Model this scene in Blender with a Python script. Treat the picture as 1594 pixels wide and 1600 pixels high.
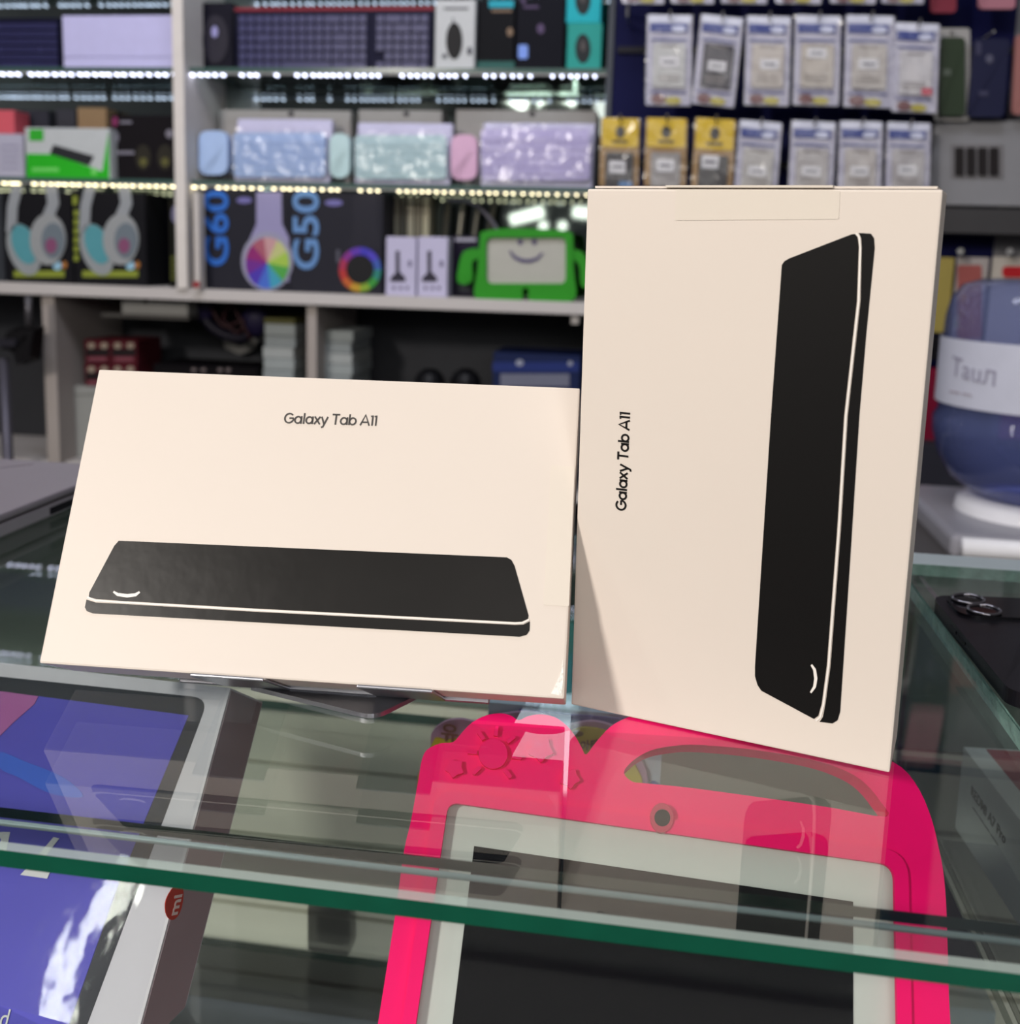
import bpy, bmesh, math, random
from mathutils import Vector as V, Matrix
from mathutils.geometry import tessellate_polygon
random.seed(7)
S = bpy.context.scene
for o in list(bpy.data.objects): bpy.data.objects.remove(o)

# ------------------------------------------------------------------ camera
# world: X along the counter, Y into the shop, Z up, z = 0 is the counter's glass top
F, CX, CY = 1669.1687, 774.157, 661.119
RM = Matrix(((0.9874013946, 0.1556962563, 0.0282340508),
             (0.0523056229, -0.1527528416, -0.9868792688),
             (-0.1493405761, 0.9759227660, -0.1589721585)))      # rows: right, down, forward
C0 = V((0, 0, 0.203477))
cd = bpy.data.cameras.new('camera'); cam = bpy.data.objects.new('camera', cd); S.collection.objects.link(cam)
cd.sensor_fit = 'VERTICAL'; cd.sensor_height = 36.0; cd.lens = F / 1600 * 36
cd.shift_x = (797 - CX) / 1600; cd.shift_y = (CY - 800) / 1600
m = Matrix((RM[0], -RM[1], -RM[2])).transposed().to_4x4(); m.translation = C0
cam.matrix_world = m
cd.clip_start = 0.01; cd.clip_end = 60
cd.dof.use_dof = True; cd.dof.focus_distance = 0.47; cd.dof.aperture_fstop = cd.lens / 3.6
S.camera = cam

# ------------------------------------------------------------------ world, lights, exposure
w = bpy.data.worlds.new('world'); S.world = w; w.use_nodes = True
w.node_tree.nodes['Background'].inputs[0].default_value = (0.80, 0.86, 1.0, 1)
w.node_tree.nodes['Background'].inputs[1].default_value = 0.25
def area(name, loc, target, size, power, col, sy=None):
    l = bpy.data.lights.new(name, 'AREA'); l.energy = power; l.color = col; l.size = size
    if sy: l.shape = 'RECTANGLE'; l.size_y = sy
    o = bpy.data.objects.new(name, l); S.collection.objects.link(o); o.location = loc
    o.rotation_euler = (V(target) - V(loc)).to_track_quat('-Z', 'Y').to_euler(); return o
area('ceiling_light_main', (-1.55, -1.75, 1.32), (0.0, 0.45, 0.05), 0.3, 70, (1.0, 0.93, 0.86))
area('ceiling_light_front', (0.3, -1.7, 1.35), (0.0, 0.6, 0.0), 1.6, 26, (1.0, 0.95, 0.90))
area('room_fill_rear', (2.0, -5.0, 1.7), (1.5, -5.0, 0), 2.4, 160, (0.95, 0.97, 1.0))  # added fill, brightens the room that the mirror shows
area('ceiling_light_wall', (-0.4, 0.9, 1.68), (-0.3, 2.3, 0.3), 1.6, 26, (0.88, 0.90, 1.0), 0.5)
S.view_settings.view_transform = 'Standard'; S.view_settings.look = 'None'
S.view_settings.exposure = 0.0; S.view_settings.gamma = 1.0; S.view_settings.use_curve_mapping = False

# ------------------------------------------------------------------ pixel rays onto real planes
def ray(p):
    a, b = (p[0] - CX) / F, (p[1] - CY) / F
    return RM[0] * a + RM[1] * b + RM[2]
def hit(p, ax, v):
    d = ray(p); return C0 + d * ((v - C0[ax]) / d[ax])
def onX(p, v): return hit(p, 0, v)
def onY(p, v): return hit(p, 1, v)
def onZ(p, v): return hit(p, 2, v)
def onP(p, o, n):
    d = ray(p); return C0 + d * ((o - C0).dot(n) / d.dot(n))

# ------------------------------------------------------------------ materials
def lin(h):
    r = []
    for i in (0, 2, 4):
        c = int(h[i:i + 2], 16) / 255; r.append(c / 12.92 if c <= 0.04045 else ((c + 0.055) / 1.055) ** 2.4)
    return (*r, 1)
MC = {}
def mat(h, rough=0.5, metal=0.0, var=0.06, scale=40, coat=0.0, bump=0.0, spec=0.16, emit=0.0, alpha=None):
    k = (h, rough, metal, var, scale, coat, bump, spec, emit, alpha)
    if k in MC: return MC[k]
    M = bpy.data.materials.new('surface_' + h + '_%d' % len(MC)); M.use_nodes = True
    nt = M.node_tree; b = nt.nodes['Principled BSDF']; c = lin(h)
    tc = nt.nodes.new('ShaderNodeTexCoord'); nz = nt.nodes.new('ShaderNodeTexNoise')
    nz.inputs['Scale'].default_value = scale; nz.inputs['Detail'].default_value = 4
    nt.links.new(tc.outputs['Object'], nz.inputs['Vector'])
    mx = nt.nodes.new('ShaderNodeMix'); mx.data_type = 'RGBA'
    mx.inputs['A'].default_value = tuple(x * (1 - var) for x in c[:3]) + (1,)
    mx.inputs['B'].default_value = tuple(min(1, x * (1 + var)) for x in c[:3]) + (1,)
    nt.links.new(nz.outputs['Fac'], mx.inputs['Factor']); nt.links.new(mx.outputs['Result'], b.inputs['Base Color'])
    b.inputs['Roughness'].default_value = rough; b.inputs['Metallic'].default_value = metal
    b.inputs['Coat Weight'].default_value = coat; b.inputs['Coat Roughness'].default_value = 0.08
    b.inputs['Specular IOR Level'].default_value = spec
    if bump:
        bp = nt.nodes.new('ShaderNodeBump'); bp.inputs['Strength'].default_value = bump; bp.inputs['Distance'].default_value = 0.004
        nt.links.new(nz.outputs['Fac'], bp.inputs['Height']); nt.links.new(bp.outputs['Normal'], b.inputs['Normal'])
    if emit:
        b.inputs['Emission Color'].default_value = c; b.inputs['Emission Strength'].default_value = emit
    if alpha is not None: b.inputs['Alpha'].default_value = alpha
    MC[k] = M; return M
def glass(name, tint, rough=0.0, haze=0.0, hazecol=(0.6, 0.65, 0.65, 1), ior=1.5, bump=0.0):
    M = bpy.data.materials.new(name); M.use_nodes = True; nt = M.node_tree
    for n in list(nt.nodes): nt.nodes.remove(n)
    out = nt.nodes.new('ShaderNodeOutputMaterial'); tr = nt.nodes.new('ShaderNodeBsdfTransparent'); tr.inputs[0].default_value = (*tint, 1)
    gl = nt.nodes.new('ShaderNodeBsdfGlossy'); gl.inputs['Roughness'].default_value = rough
    fr = nt.nodes.new('ShaderNodeFresnel'); ge = nt.nodes.new('ShaderNodeNewGeometry'); mi = nt.nodes.new('ShaderNodeMix'); mi.inputs['A'].default_value = ior; mi.inputs['B'].default_value = 1 / ior
    nt.links.new(ge.outputs['Backfacing'], mi.inputs['Factor']); nt.links.new(mi.outputs['Result'], fr.inputs['IOR'])      # same reflectance from inside the pane as from outside
    mx = nt.nodes.new('ShaderNodeMixShader'); nt.links.new(fr.outputs[0], mx.inputs[0])
    base = tr.outputs[0]
    if haze:
        df = nt.nodes.new('ShaderNodeBsdfDiffuse'); df.inputs[0].default_value = hazecol
        m2 = nt.nodes.new('ShaderNodeMixShader'); m2.inputs[0].default_value = haze
        nt.links.new(base, m2.inputs[1]); nt.links.new(df.outputs[0], m2.inputs[2]); base = m2.outputs[0]
    if bump:
        nz = nt.nodes.new('ShaderNodeTexNoise'); nz.inputs['Scale'].default_value = 45; bp = nt.nodes.new('ShaderNodeBump')
        tc = nt.nodes.new('ShaderNodeTexCoord'); nt.links.new(tc.outputs['Object'], nz.inputs['Vector'])
        bp.inputs['Strength'].default_value = bump; bp.inputs['Distance'].default_value = 0.004
        nt.links.new(nz.outputs['Fac'], bp.inputs['Height']); nt.links.new(bp.outputs['Normal'], gl.inputs['Normal'])
    nt.links.new(base, mx.inputs[1]); nt.links.new(gl.outputs[0], mx.inputs[2]); nt.links.new(mx.outputs[0], out.inputs[0])
    return M
G_TOP = glass('counter_glass', (0.94, 0.965, 0.952))
G_SIDE = glass('clear_glass', (0.97, 0.985, 0.978))
G_SHELF = glass('shelf_glass', (0.84, 0.92, 0.90))
G_BAG = glass('clear_plastic', (0.93, 0.93, 0.95), 0.15, 0.03, (0.75, 0.75, 0.78, 1), 1.4, 0.8)
G_WRAP = glass('shrink_wrap', (0.97, 0.97, 0.99), 0.04, 0.02, (0.8, 0.8, 0.9, 1), 1.5, 0.045)
G_BEVEL = glass('ground_glass', (0.70, 0.80, 0.76), 0.25, 0.5, (0.42, 0.50, 0.47, 1))
G_JUG = glass('blue_bottle_plastic', (0.60, 0.64, 0.86), 0.06, 0.16, (0.26, 0.32, 0.58, 1))
EDGE = mat('0a4a38', 0.15, 0, 0.2, 60, 0.5)
WHITE = mat('d9d7dc', 0.5); BLACK = mat('0d0d12', 0.4); GREY = mat('8a8887', 0.5); DGREY = mat('2b2b30', 0.5)

# ------------------------------------------------------------------ object helpers
def base(p): return p.location if p is not None else V((0, 0, 0))
def obj(name, bm, m_, parent=None, label=None, smooth=False, loc=None):
    """bm in world coordinates; linked as ONE mesh object, local to its thing's origin"""
    root = parent
    while root is not None and root.parent is not None: root = root.parent
    off = V(root.location) if root is not None else V(loc if loc is not None else centre(bm))
    bmesh.ops.translate(bm, verts=bm.verts, vec=-off)
    bmesh.ops.recalc_face_normals(bm, faces=bm.faces)
    me = bpy.data.meshes.new(name); bm.to_mesh(me); bm.free()
    for mm in (m_ if isinstance(m_, (list, tuple)) else [m_]): me.materials.append(mm)
    if smooth:
        for p in me.polygons: p.use_smooth = True
    o = bpy.data.objects.new(name, me); S.collection.objects.link(o)
    if parent is not None: o.parent = parent
    else: o.location = off
    if label: o['label'] = label
    return o
def centre(bm):
    xs = [v.co for v in bm.verts]; lo = V([min(v[i] for v in xs) for i in range(3)]); hi = V([max(v[i] for v in xs) for i in range(3)])
    return V(((lo.x + hi.x) / 2, (lo.y + hi.y) / 2, lo.z))
def thing(name, label, cat, loc, group=None):
    o = bpy.data.objects.new(name, None); S.collection.objects.link(o); o.location = loc; o.empty_display_size = 0.02
    o['label'] = label; o['category'] = cat
    if group: o['group'] = group
    return o
def tag(o, label, cat, group=None, kind=None):
    if label: o['label'] = label
    if cat: o['category'] = cat
    if group: o['group'] = group
    if kind: o['kind'] = kind
    return o
def structure(o): o['kind'] = 'structure'; return o
def BM(): return bmesh.new()
def cub(bm, o, a, b, c):
    """cuboid from corner o with edge vectors a, b, c"""
    o = V(o); a = V(a); b = V(b); c = V(c)
    P = [bm.verts.new(o + a * i + b * j + c * k) for k in (0, 1) for j in (0, 1) for i in (0, 1)]
    fs = [bm.faces.new([P[i] for i in q]) for q in ((0, 2, 3, 1), (4, 5, 7, 6), (0, 1, 5, 4), (2, 6, 7, 3), (0, 4, 6, 2), (1, 3, 7, 5))]
    return fs
def box(bm, x0, x1, y0, y1, z0, z1): return cub(bm, (x0, y0, z0), (x1 - x0, 0, 0), (0, y1 - y0, 0), (0, 0, z1 - z0))
def bevel(bm, r, seg=2):
    bmesh.ops.remove_doubles(bm, verts=bm.verts, dist=1e-6)
    bmesh.ops.bevel(bm, geom=list(bm.edges), offset=r, segments=seg, affect='EDGES', profile=0.6, clamp_overlap=True)
def prism(bm, outer, vec, holes=()):
    """solid plate from a planar outline (with holes), pushed along vec"""
    loops = [list(outer)] + [list(h) for h in holes]; vec = V(vec); idx = []; A = []; B = []
    for lp in loops:
        s = len(A); A += [bm.verts.new(p) for p in lp]; B += [bm.verts.new(V(p) + vec) for p in lp]; idx.append((s, len(lp)))
    L0 = [V(p) for p in loops[0]]; nn = V((0, 0, 0))
    for i in range(len(L0)): nn += (L0[i] - L0[0]).cross(L0[(i + 1) % len(L0)] - L0[0])
    nn.normalize(); e_1 = nn.orthogonal().normalized(); e_2 = nn.cross(e_1)
    for t in tessellate_polygon([[V(((V(p) - L0[0]).dot(e_1) * 1000, (V(p) - L0[0]).dot(e_2) * 1000, 0)) for p in lp] for lp in loops]):
        try: bm.faces.new([A[i] for i in t]); bm.faces.new([B[i] for i in reversed(t)])
        except ValueError: pass
    for s, n in idx:
        for i in range(n):
            j = (i + 1) % n
            try: bm.faces.new([A[s + i], A[s + j], B[s + j], B[s + i]])
            except ValueError: pass
def tube(bm, pts, r, n=8, closed=False):
    pts = [V(p) for p in pts]; rings = []; N = len(pts)
    for i, p in enumerate(pts):
        a = pts[(i - 1) % N] if (i or closed) else p; b = pts[(i + 1) % N] if (i < N - 1 or closed) else p
        d = (b - a).normalized(); u = d.cross(V((0.13, 0.21, 0.97)))
        if u.length < 1e-3: u = d.cross(V((1, 0, 0)))
        u.normalize(); v = d.cross(u); rr = r[i] if isinstance(r, (list, tuple)) else r
        rings.append([bm.verts.new(p + u * math.cos(2 * math.pi * k / n) * rr + v * math.sin(2 * math.pi * k / n) * rr) for k in range(n)])
    for i in range(N if closed else N - 1):
        R1, R2 = rings[i], rings[(i + 1) % N]
        for k in range(n): bm.faces.new([R1[k], R1[(k + 1) % n], R2[(k + 1) % n], R2[k]])
    if not closed: bm.faces.new(rings[0][::-1]); bm.faces.new(rings[-1])
def lathe(bm, c, prof, n=48, cap=True):
    c = V(c); rings = [[bm.verts.new(c + V((r * math.cos(2 * math.pi * k / n), r * math.sin(2 * math.pi * k / n), z))) for k in range(n)] for r, z in prof]
    for R1, R2 in zip(rings, rings[1:]):
        for k in range(n): bm.faces.new([R1[k], R1[(k + 1) % n], R2[(k + 1) % n], R2[k]])
    if cap: bm.faces.new(rings[0][::-1]); bm.faces.new(rings[-1])
def rnd(pts, r, n=6):
    """round the corners of a 2-D outline; r one radius or one per corner"""
    out = []; N = len(pts)
    for i in range(N):
        p = V(pts[i]).to_2d() if len(pts[i]) == 3 else V(pts[i]); a = V(pts[i - 1]); b = V(pts[(i + 1) % N]); rr = r[i] if isinstance(r, (list, tuple)) else r
        da, db = a - p, b - p; ra = min(rr, da.length * 0.49); rb = min(rr, db.length * 0.49)
        if rr <= 0: out.append(tuple(p)); continue
        s, e = p + da.normalized() * ra, p + db.normalized() * rb
        for k in range(n + 1):
            t = k / n; out.append(tuple(s * (1 - t) ** 2 + p * 2 * t * (1 - t) + e * t * t))
    return out
def smooth_loop(pts, n=4, closed=True):
    out = []; N = len(pts)
    for i in range(N if closed else N - 1):
        g = lambda k: V(pts[k % N]) if closed else V(pts[max(0, min(N - 1, k))])
        p0, p1, p2, p3 = g(i - 1), g(i), g(i + 1), g(i + 2)
        for k in range(n):
            t = k / n
            out.append(tuple(0.5 * ((2 * p1) + (p2 - p0) * t + (2 * p0 - 5 * p1 + 4 * p2 - p3) * t * t + (3 * p1 - p0 - 3 * p2 + p3) * t ** 3)))
    if not closed: out.append(tuple(pts[-1]))
    return out
def ell(cx, cy, rx, ry, n=28, a=0): return [(cx + rx * math.cos(t) * math.cos(a) - ry * math.sin(t) * math.sin(a), cy + rx * math.cos(t) * math.sin(a) + ry * math.sin(t) * math.cos(a)) for t in [2 * math.pi * k / n for k in range(n)]]
def rect(x0, y0, x1, y1): return [(x0, y0), (x1, y0), (x1, y1), (x0, y1)]
def band(path, wd):
    """outline of a stroke of width wd along a 2-D path"""
    L, Rr = [], []
    for i, p in enumerate(path):
        a = V(path[max(0, i - 1)]); b = V(path[min(len(path) - 1, i + 1)]); d = (b - a).normalized(); n = V((-d.y, d.x)) * ((wd[i] if isinstance(wd, (list, tuple)) else wd) / 2)
        L.append(tuple(V(p) + n)); Rr.append(tuple(V(p) - n))
    return L + Rr[::-1]
def text(bm, s, o, ux, uy, h, thick=0.0002, align='LEFT', offset=0.0, sx=1.0):
    """lettering as raised solid glyphs: baseline starts at o, runs along ux, up is uy, h = capital height"""
    cu = bpy.data.curves.new('t', 'FONT'); cu.body = s; cu.align_x = align; cu.extrude = 0.5; cu.offset = offset; cu.resolution_u = 4
    t = bpy.data.objects.new('t', cu); S.collection.objects.link(t); bpy.context.view_layer.update()
    me = bpy.data.meshes.new_from_object(t.evaluated_get(bpy.context.evaluated_depsgraph_get()))
    k = h / 0.73; o = V(o); ux = V(ux).normalized(); uy = V(uy).normalized(); n = ux.cross(uy)
    vs = [bm.verts.new(o + ux * (v.co.x * k * sx) + uy * (v.co.y * k) + n * ((v.co.z + 0.5) * thick)) for v in me.vertices]
    for p in me.polygons:
        try: bm.faces.new([vs[i] for i in p.vertices])
        except ValueError: pass
    wd = (max(v.co.x for v in me.vertices) - min(v.co.x for v in me.vertices)) * k * sx if me.vertices else 0
    bpy.data.objects.remove(t); bpy.data.curves.remove(cu); bpy.data.meshes.remove(me); return wd
# rounded single-line letterforms drawn as strokes (cap height 1, x-height .74): used where the print is a geometric sans
def _arc(cx, cy, r, a0, a1, n=18, ry=None): return [(cx + r * math.cos(math.radians(a0 + (a1 - a0) * k / n)), cy + (ry or r) * math.sin(math.radians(a0 + (a1 - a0) * k / n))) for k in range(n + 1)]
GL = {'G': (1.0, [_arc(0.48, 0.5, 0.44, 42, 360), [(0.92, 0.5), (0.50, 0.5)]]), 'a': (0.82, [_arc(0.37, 0.36, 0.31, 0, 360), [(0.70, 0.0), (0.70, 0.72)]]),
      'l': (0.30, [[(0.14, 0.0), (0.14, 1.02)]]), 'x': (0.70, [[(0.06, 0.0), (0.62, 0.72)], [(0.06, 0.72), (0.62, 0.0)]]), 'y': (0.72, [[(0.05, 0.72), (0.36, 0.0)], [(0.66, 0.72), (0.36, 0.0), (0.26, -0.24), (0.10, -0.28)]]),
      'T': (0.84, [[(0.04, 0.95), (0.78, 0.95)], [(0.41, 0.0), (0.41, 0.95)]]), 'b': (0.82, [_arc(0.43, 0.36, 0.31, 0, 360), [(0.10, 0.0), (0.10, 1.02)]]),
      'A': (1.0, [[(0.04, 0.0), (0.48, 1.0), (0.92, 0.0)], [(0.20, 0.30), (0.76, 0.30)]]), '1': (0.36, [[(0.02, 0.86), (0.20, 0.95), (0.20, 0.0)]]), ' ': (0.34, [])}
def stroke_text(bm, s, a, b, uy, h, thick=0.0003, wd=0.12):
    a = V(a); b = V(b); ux = (b - a).normalized(); uy = V(uy).normalized(); n = ux.cross(uy); tot = sum(GL[c][0] for c in s); kx = (b - a).length / tot; x = 0
    for ch in s:
        for st in GL[ch][1]:
            closed = (V(st[0]) - V(st[-1])).length < 1e-4 and len(st) > 8
            if closed: o = [(V(p) - V((0.4, 0.36))) for p in st]
            pts = [V((p[0], p[1])) for p in st]; L, Q = [], []
            for i, p in enumerate(pts):
                if closed: p0, p1 = pts[i - 1 if i else -2], pts[i + 1 if i < len(pts) - 1 else 1]
                else: p0, p1 = pts[max(0, i - 1)], pts[min(len(pts) - 1, i + 1)]
                d = (p1 - p0).normalized(); m_ = V((-d.y, d.x)) * wd / 2; L.append(p + m_); Q.append(p - m_)
            to = lambda p: a + ux * ((x + p.x) * kx) + uy * (p.y * h)
            for i in range(len(pts) - 1):
                prism(bm, [to(L[i]), to(L[i + 1]), to(Q[i + 1]), to(Q[i])], n * thick)
        x += GL[ch][0]
def fit_text(bm, s, a, b, uy, h, thick=0.0002, offset=0.0):
    """text whose baseline spans from a to b"""
    t = BM(); w0 = text(t, s, (0, 0, 0), (1, 0, 0), (0, 1, 0), h, offset=offset); t.free(); a = V(a); b = V(b)
    return text(bm, s, a, b - a, uy, h, thick, offset=offset, sx=(b - a).length / w0)
UX, UY, UZ = V((1, 0, 0)), V((0, 1, 0)), V((0, 0, 1))
SPLIT = ('markings', 'picture_marks', 'speaker_cone', 'speaker_picture', 'icons', 'bulb_picture', 'round_marks', 'pale_dots', 'lettering', 'headband')
def printed(parent, name, polys, Y, m_, lift=0.0012, thick=0.0012, label=None, holes=None):
    """graphic on an upright face that faces the camera side, outline given as seen, laid on plane y = Y"""
    if len(polys) > 1 and name in SPLIT:
        return [printed(parent, name, [p], Y, m_, lift, thick, label) for p in polys]
    bm = BM()
    for i, p in enumerate(polys):
        prism(bm, [onY(q, Y - lift + thick) for q in p], (0, -thick, 0), [[onY(q, Y - lift + thick) for q in h] for h in (holes[i] if holes else [])])
    return obj(name, bm, m_, parent, label)
def span(x0, x1, y0, y1, Y):
    xm, ym = (x0 + x1) / 2, (y0 + y1) / 2
    return onY((x0, ym), Y).x, onY((x1, ym), Y).x, onY((xm, y1), Y).z, onY((xm, y0), Y).z

Z_UP, Z_MID, Z_LOW, Z_BASE = 0.565, 0.334, 0.105, -0.30       # tops of the wall shelves
YF, YB = 2.2, 2.39; YL = 2.5       # front, mirror, back of the lower compartments
# ------------------------------------------------------------------ room
def slab(name, x0, x1, y0, y1, z0, z1, m_):
    bm = BM(); box(bm, x0, x1, y0, y1, z0, z1); return structure(obj(name, bm, m_))
slab('floor', -3.4, 3.2, -9.2, 2.75, -1.0, -0.95, mat('4a4644', 0.35, 0, 0.15, 3))
slab('ceiling', -3.4, 3.2, -9.2, 2.75, 1.8, 1.85, mat('9a9aa0', 0.8))
slab('wall_back', -3.4, 3.2, 2.62, 2.7, -0.95, 1.8, mat('77767a', 0.8))
slab('wall_left', -3.4, -3.3, -9.2, 2.62, -0.95, 1.8, mat('8b8a90', 0.8))
slab('wall_right', 3.1, 3.2, -9.2, 2.62, -0.95, 1.8, mat('6b6a70', 0.8))
slab('wall_front', -3.3, 3.1, -9.2, -9.1, -0.95, 1.8, mat('8c8b90', 0.8))

# ------------------------------------------------------------------ wall shelving
XL, XR = -1.95, -0.135
t = thing('wall_shelving', 'tall white shelving unit with glass shelves and mirrored back along the wall', 'shelving', ((XL + XR) / 2, YB, -0.95))
MW = mat('b9b4b2', 0.5, 0, 0.05, 8)
for z in (Z_LOW,):
    bm = BM(); box(bm, XL, XR, YF - 0.02, YL, z - 0.025, z); bevel(bm, 0.002); obj('counter_board', bm, MW, t)
bm = BM(); box(bm, XL, XR + 0.5, YF + 0.02, YL, Z_BASE - 0.02, Z_BASE); obj('lower_board', bm, MW, t)
for i, z in enumerate((Z_MID, Z_UP, 0.785)):
    bm = BM(); box(bm, XL, XR, YF, YB - 0.02, z - 0.009, z); obj('glass_shelf', bm, G_SHELF, t)
    bm = BM(); box(bm, XL, XR, YF - 0.003, YF - 0.0004, z - 0.009, z); obj('shelf_edge', bm, mat('3c5550', 0.2, 0, 0.1), t)
xp = onY((290, 220), YF)
bm = BM(); box(bm, xp.x - 0.012, xp.x + 0.012, YF - 0.03, YB, Z_LOW, 1.4); bevel(bm, 0.001); obj('upright', bm, mat('cfc9c4', 0.5), t)
bm = BM(); box(bm, XL - 0.03, XL, YF, YB, Z_LOW, 1.4); obj('upright', bm, MW, t)
bm = BM(); box(bm, XR, XR + 0.012, YF, YL, -0.95, 1.4); obj('side_panel', bm, mat('3a3f48', 0.3), t)
bm = BM(); box(bm, XL, XR, YB - 0.004, YB, Z_LOW, 1.4)
obj('mirror_back', bm, mat('8f9a98', 0.03, 1.0, 0.03, 4), t)
bm = BM(); box(bm, XL, 0.45, YL + 0.01, YL + 0.03, -0.95, Z_LOW - 0.03); obj('lower_back', bm, mat('333438', 0.6), t)
for (px, wd) in ((77, 0.030), (487, 0.022)):
    x = onY((px, 530), YF).x
    bm = BM(); box(bm, x - wd / 2, x + wd / 2, YF, YL, -0.95, Z_LOW - 0.025); bevel(bm, 0.001); obj('divider', bm, mat('9b938e', 0.55, 0, 0.08, 5), t)
bm = BM(); box(bm, XR - 0.05, XR - 0.035, YF, YF + 0.05, Z_LOW - 0.045, Z_LOW - 0.025); obj('bracket', bm, MW, t)
# LED strips along the front of each shelf (their mirror images are real reflections)
LEDM = mat('dfe4ff', 0.3, emit=6); LEDW = mat('fff2c8', 0.3, emit=5)
for z, nm, mm in ((Z_UP, 'upper', LEDM), (Z_MID, 'middle', LEDW), (0.785, 'top', LEDM)):
    st = thing('light_strip', 'row of tiny white diodes under the front edge of the %s glass shelf' % nm, 'light strip', ((XL + XR) / 2, YF, z - 0.012))
    bm = BM(); box(bm, XL, XR, YF + 0.001, YF + 0.011, z - 0.0125, z - 0.0095); obj('strip_backing', bm, mat('c8c8c8', 0.5), st)
    bm = BM(); x = XL + 0.01; n = 0
    while x < XR - 0.01:
        box(bm, x, x + 0.0030, YF - 0.001, YF + 0.014, z - 0.0155, z - 0.0125)
        n += 1; x += random.uniform(0.0135, 0.021) if random.random() < 0.84 else random.uniform(0.022, 0.05)
    tag(obj('diodes', bm, mm, st), None, None, kind='stuff')
    #lz = area('strip_glow', ((XL + XR) / 2, YF + 0.03, z - 0.02), ((XL + XR) / 2, YF + 0.14, z - 0.3), 1.8, 2.6, (0.85, 0.88, 1.0), 0.02)

# ------------------------------------------------------------------ lamps seen in the mirror (behind the camera)
LM = mat('fffef0', 0.4, emit=5); LM2 = mat('fffef0', 0.4, emit=12)
def mirror_pt(p, Yv): q = onY(p, Yv); return V((q.x, 2 * (YB - 0.004) - q.y, q.z))
for i, (a, b, Yv, r, lb) in enumerate((((797, 142), (828, 162), 9.6, 0.09, 'shortest of the high tubes seen in the mirror'), ((826, 118), (854, 160), 9.8, 0.085, 'left leg of the V of high tubes in the mirror'),
                      ((903, 118), (882, 160), 10.0, 0.085, 'right leg of the V of high tubes in the mirror'),
                      ((798, 344), (850, 330), 10.5, 0.055, 'low tube mirrored above the green tablet case'), ((896, 331), (925, 334), 10.7, 0.055, 'low tube mirrored beside the upright carton'),
                      ((558, 119), (580, 143), 9.9, 0.03, 'thin tube mirrored above the green keyboard pack'))):
    A, B = mirror_pt(a, Yv), mirror_pt(b, Yv)
    lt = thing('tube_lamp', 'glowing white tube lamp, ' + lb, 'lamp', (A + B) / 2, 'tube lamps reflected in the mirrored shelf back')
    bm = BM(); tube(bm, [A, B], r, 12); obj('tube', bm, LM2 if i < 3 else LM, lt, smooth=True)
    for q, d in ((A, (A - B).normalized()), (B, (B - A).normalized())):
        bm = BM(); tube(bm, [q, q + d * 0.05], r * 1.05, 12); obj('end_cap', bm, mat('777777', 0.5), lt)
for p, lb in (((802, 308), 'leftmost, high'), ((831, 301), 'second from the left, highest'), ((853, 309), 'third from the left in the upper row'), ((875, 310), 'fourth from the left in the upper row'), ((892, 301), 'rightmost of the upper row'), ((849, 353), 'low left one over the green case top'), ((879, 353), 'low right one over the green case top')):
    q = mirror_pt(p, 10.2); bm = BM(); bmesh.ops.create_icosphere(bm, subdivisions=2, radius=0.045, matrix=Matrix.Translation(q))
    tag(obj('spot_lamp', bm, LM, smooth=True), 'round spot lamp seen in the mirror, ' + lb, 'lamp', 'spot lamps reflected in the mirrored shelf back')

# ------------------------------------------------------------------ generic wall-shelf goods
def carton(name, label, cat, x0, x1, y0, y1, Y, depth, h, z0=None, group=None, part='carton', lean=0, rough=0.55, sub=True):
    X0, X1, Z0, Z1 = span(x0, x1, y0, y1, Y)
    if z0 is not None: Z0 = z0
    c = thing(name, label, cat, ((X0 + X1) / 2, Y + depth / 2, Z0), group)
    bm = BM(); cub(bm, (X0, Y, Z0), (X1 - X0, 0, 0), (0, depth, 0), (0, lean, Z1 - Z0)); bevel(bm, 0.0012, 1)
    obj(part, bm, mat(h, rough, spec=0.07), c); c['_b'] = 0; del c['_b']
    return c, (X0, X1, Y, Z0, Z1)
# --- top shelf
def keyboard(label, x0, x1, y0, y1, Y, z0, rows, cols, body, key, red=False):
    c, (X0, X1, _, Z0, Z1) = carton('keyboard', label, 'keyboard', x0, x1, y0, y1, Y, 0.025, body, z0, part='body')
    bm = BM(); W = (X1 - X0) * 0.96; H = (Z1 - Z0) * 0.86; kx, kz = W / cols, H / rows
    for r in range(rows):
        c_ = 0
        while c_ < cols:
            n = 1
            if r == 0 and 5 <= c_ < 8: n = 6
            elif random.random() < 0.07: n = 2
            n = min(n, cols - c_); frac = c_ / cols
            gap = cols > 16 and (0.66 < frac < 0.70 or 0.83 < frac < 0.86)
            if not gap:
                xx = X0 + (X1 - X0) * 0.02 + c_ * kx; zz = Z0 + (Z1 - Z0) * 0.05 + r * kz
                box(bm, xx + kx * 0.08, xx + kx * (n - 0.08), Y - 0.006, Y, zz + kz * 0.1, zz + kz * 0.9)
            c_ += n
    obj('keys', bm, mat(key, 0.35), c)
    if red:
        bm = BM(); box(bm, X0, X1, Y - 0.003, Y + 0.02, Z1 - 0.004, Z1 + 0.003); obj('red_trim', bm, mat('7a2030', 0.5), c, 'dark red strip along the top edge')
    return c
keyboard('black keyboard standing on the upper glass shelf, leftmost, beside the lavender box', -45, 94, 28, 104, 2.26, Z_UP, 6, 15, '121226', '2e2e52')
c, b = carton('flat_box', 'large plain lavender white box on the upper glass shelf left of the white upright', 'box', 98, 279, 24, 103, 2.25, 0.05, 'b9b6dc', Z_UP)
printed(c, 'seam', [rect(100, 88, 278, 89.5)], b[2], mat('9895bb'))
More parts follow.
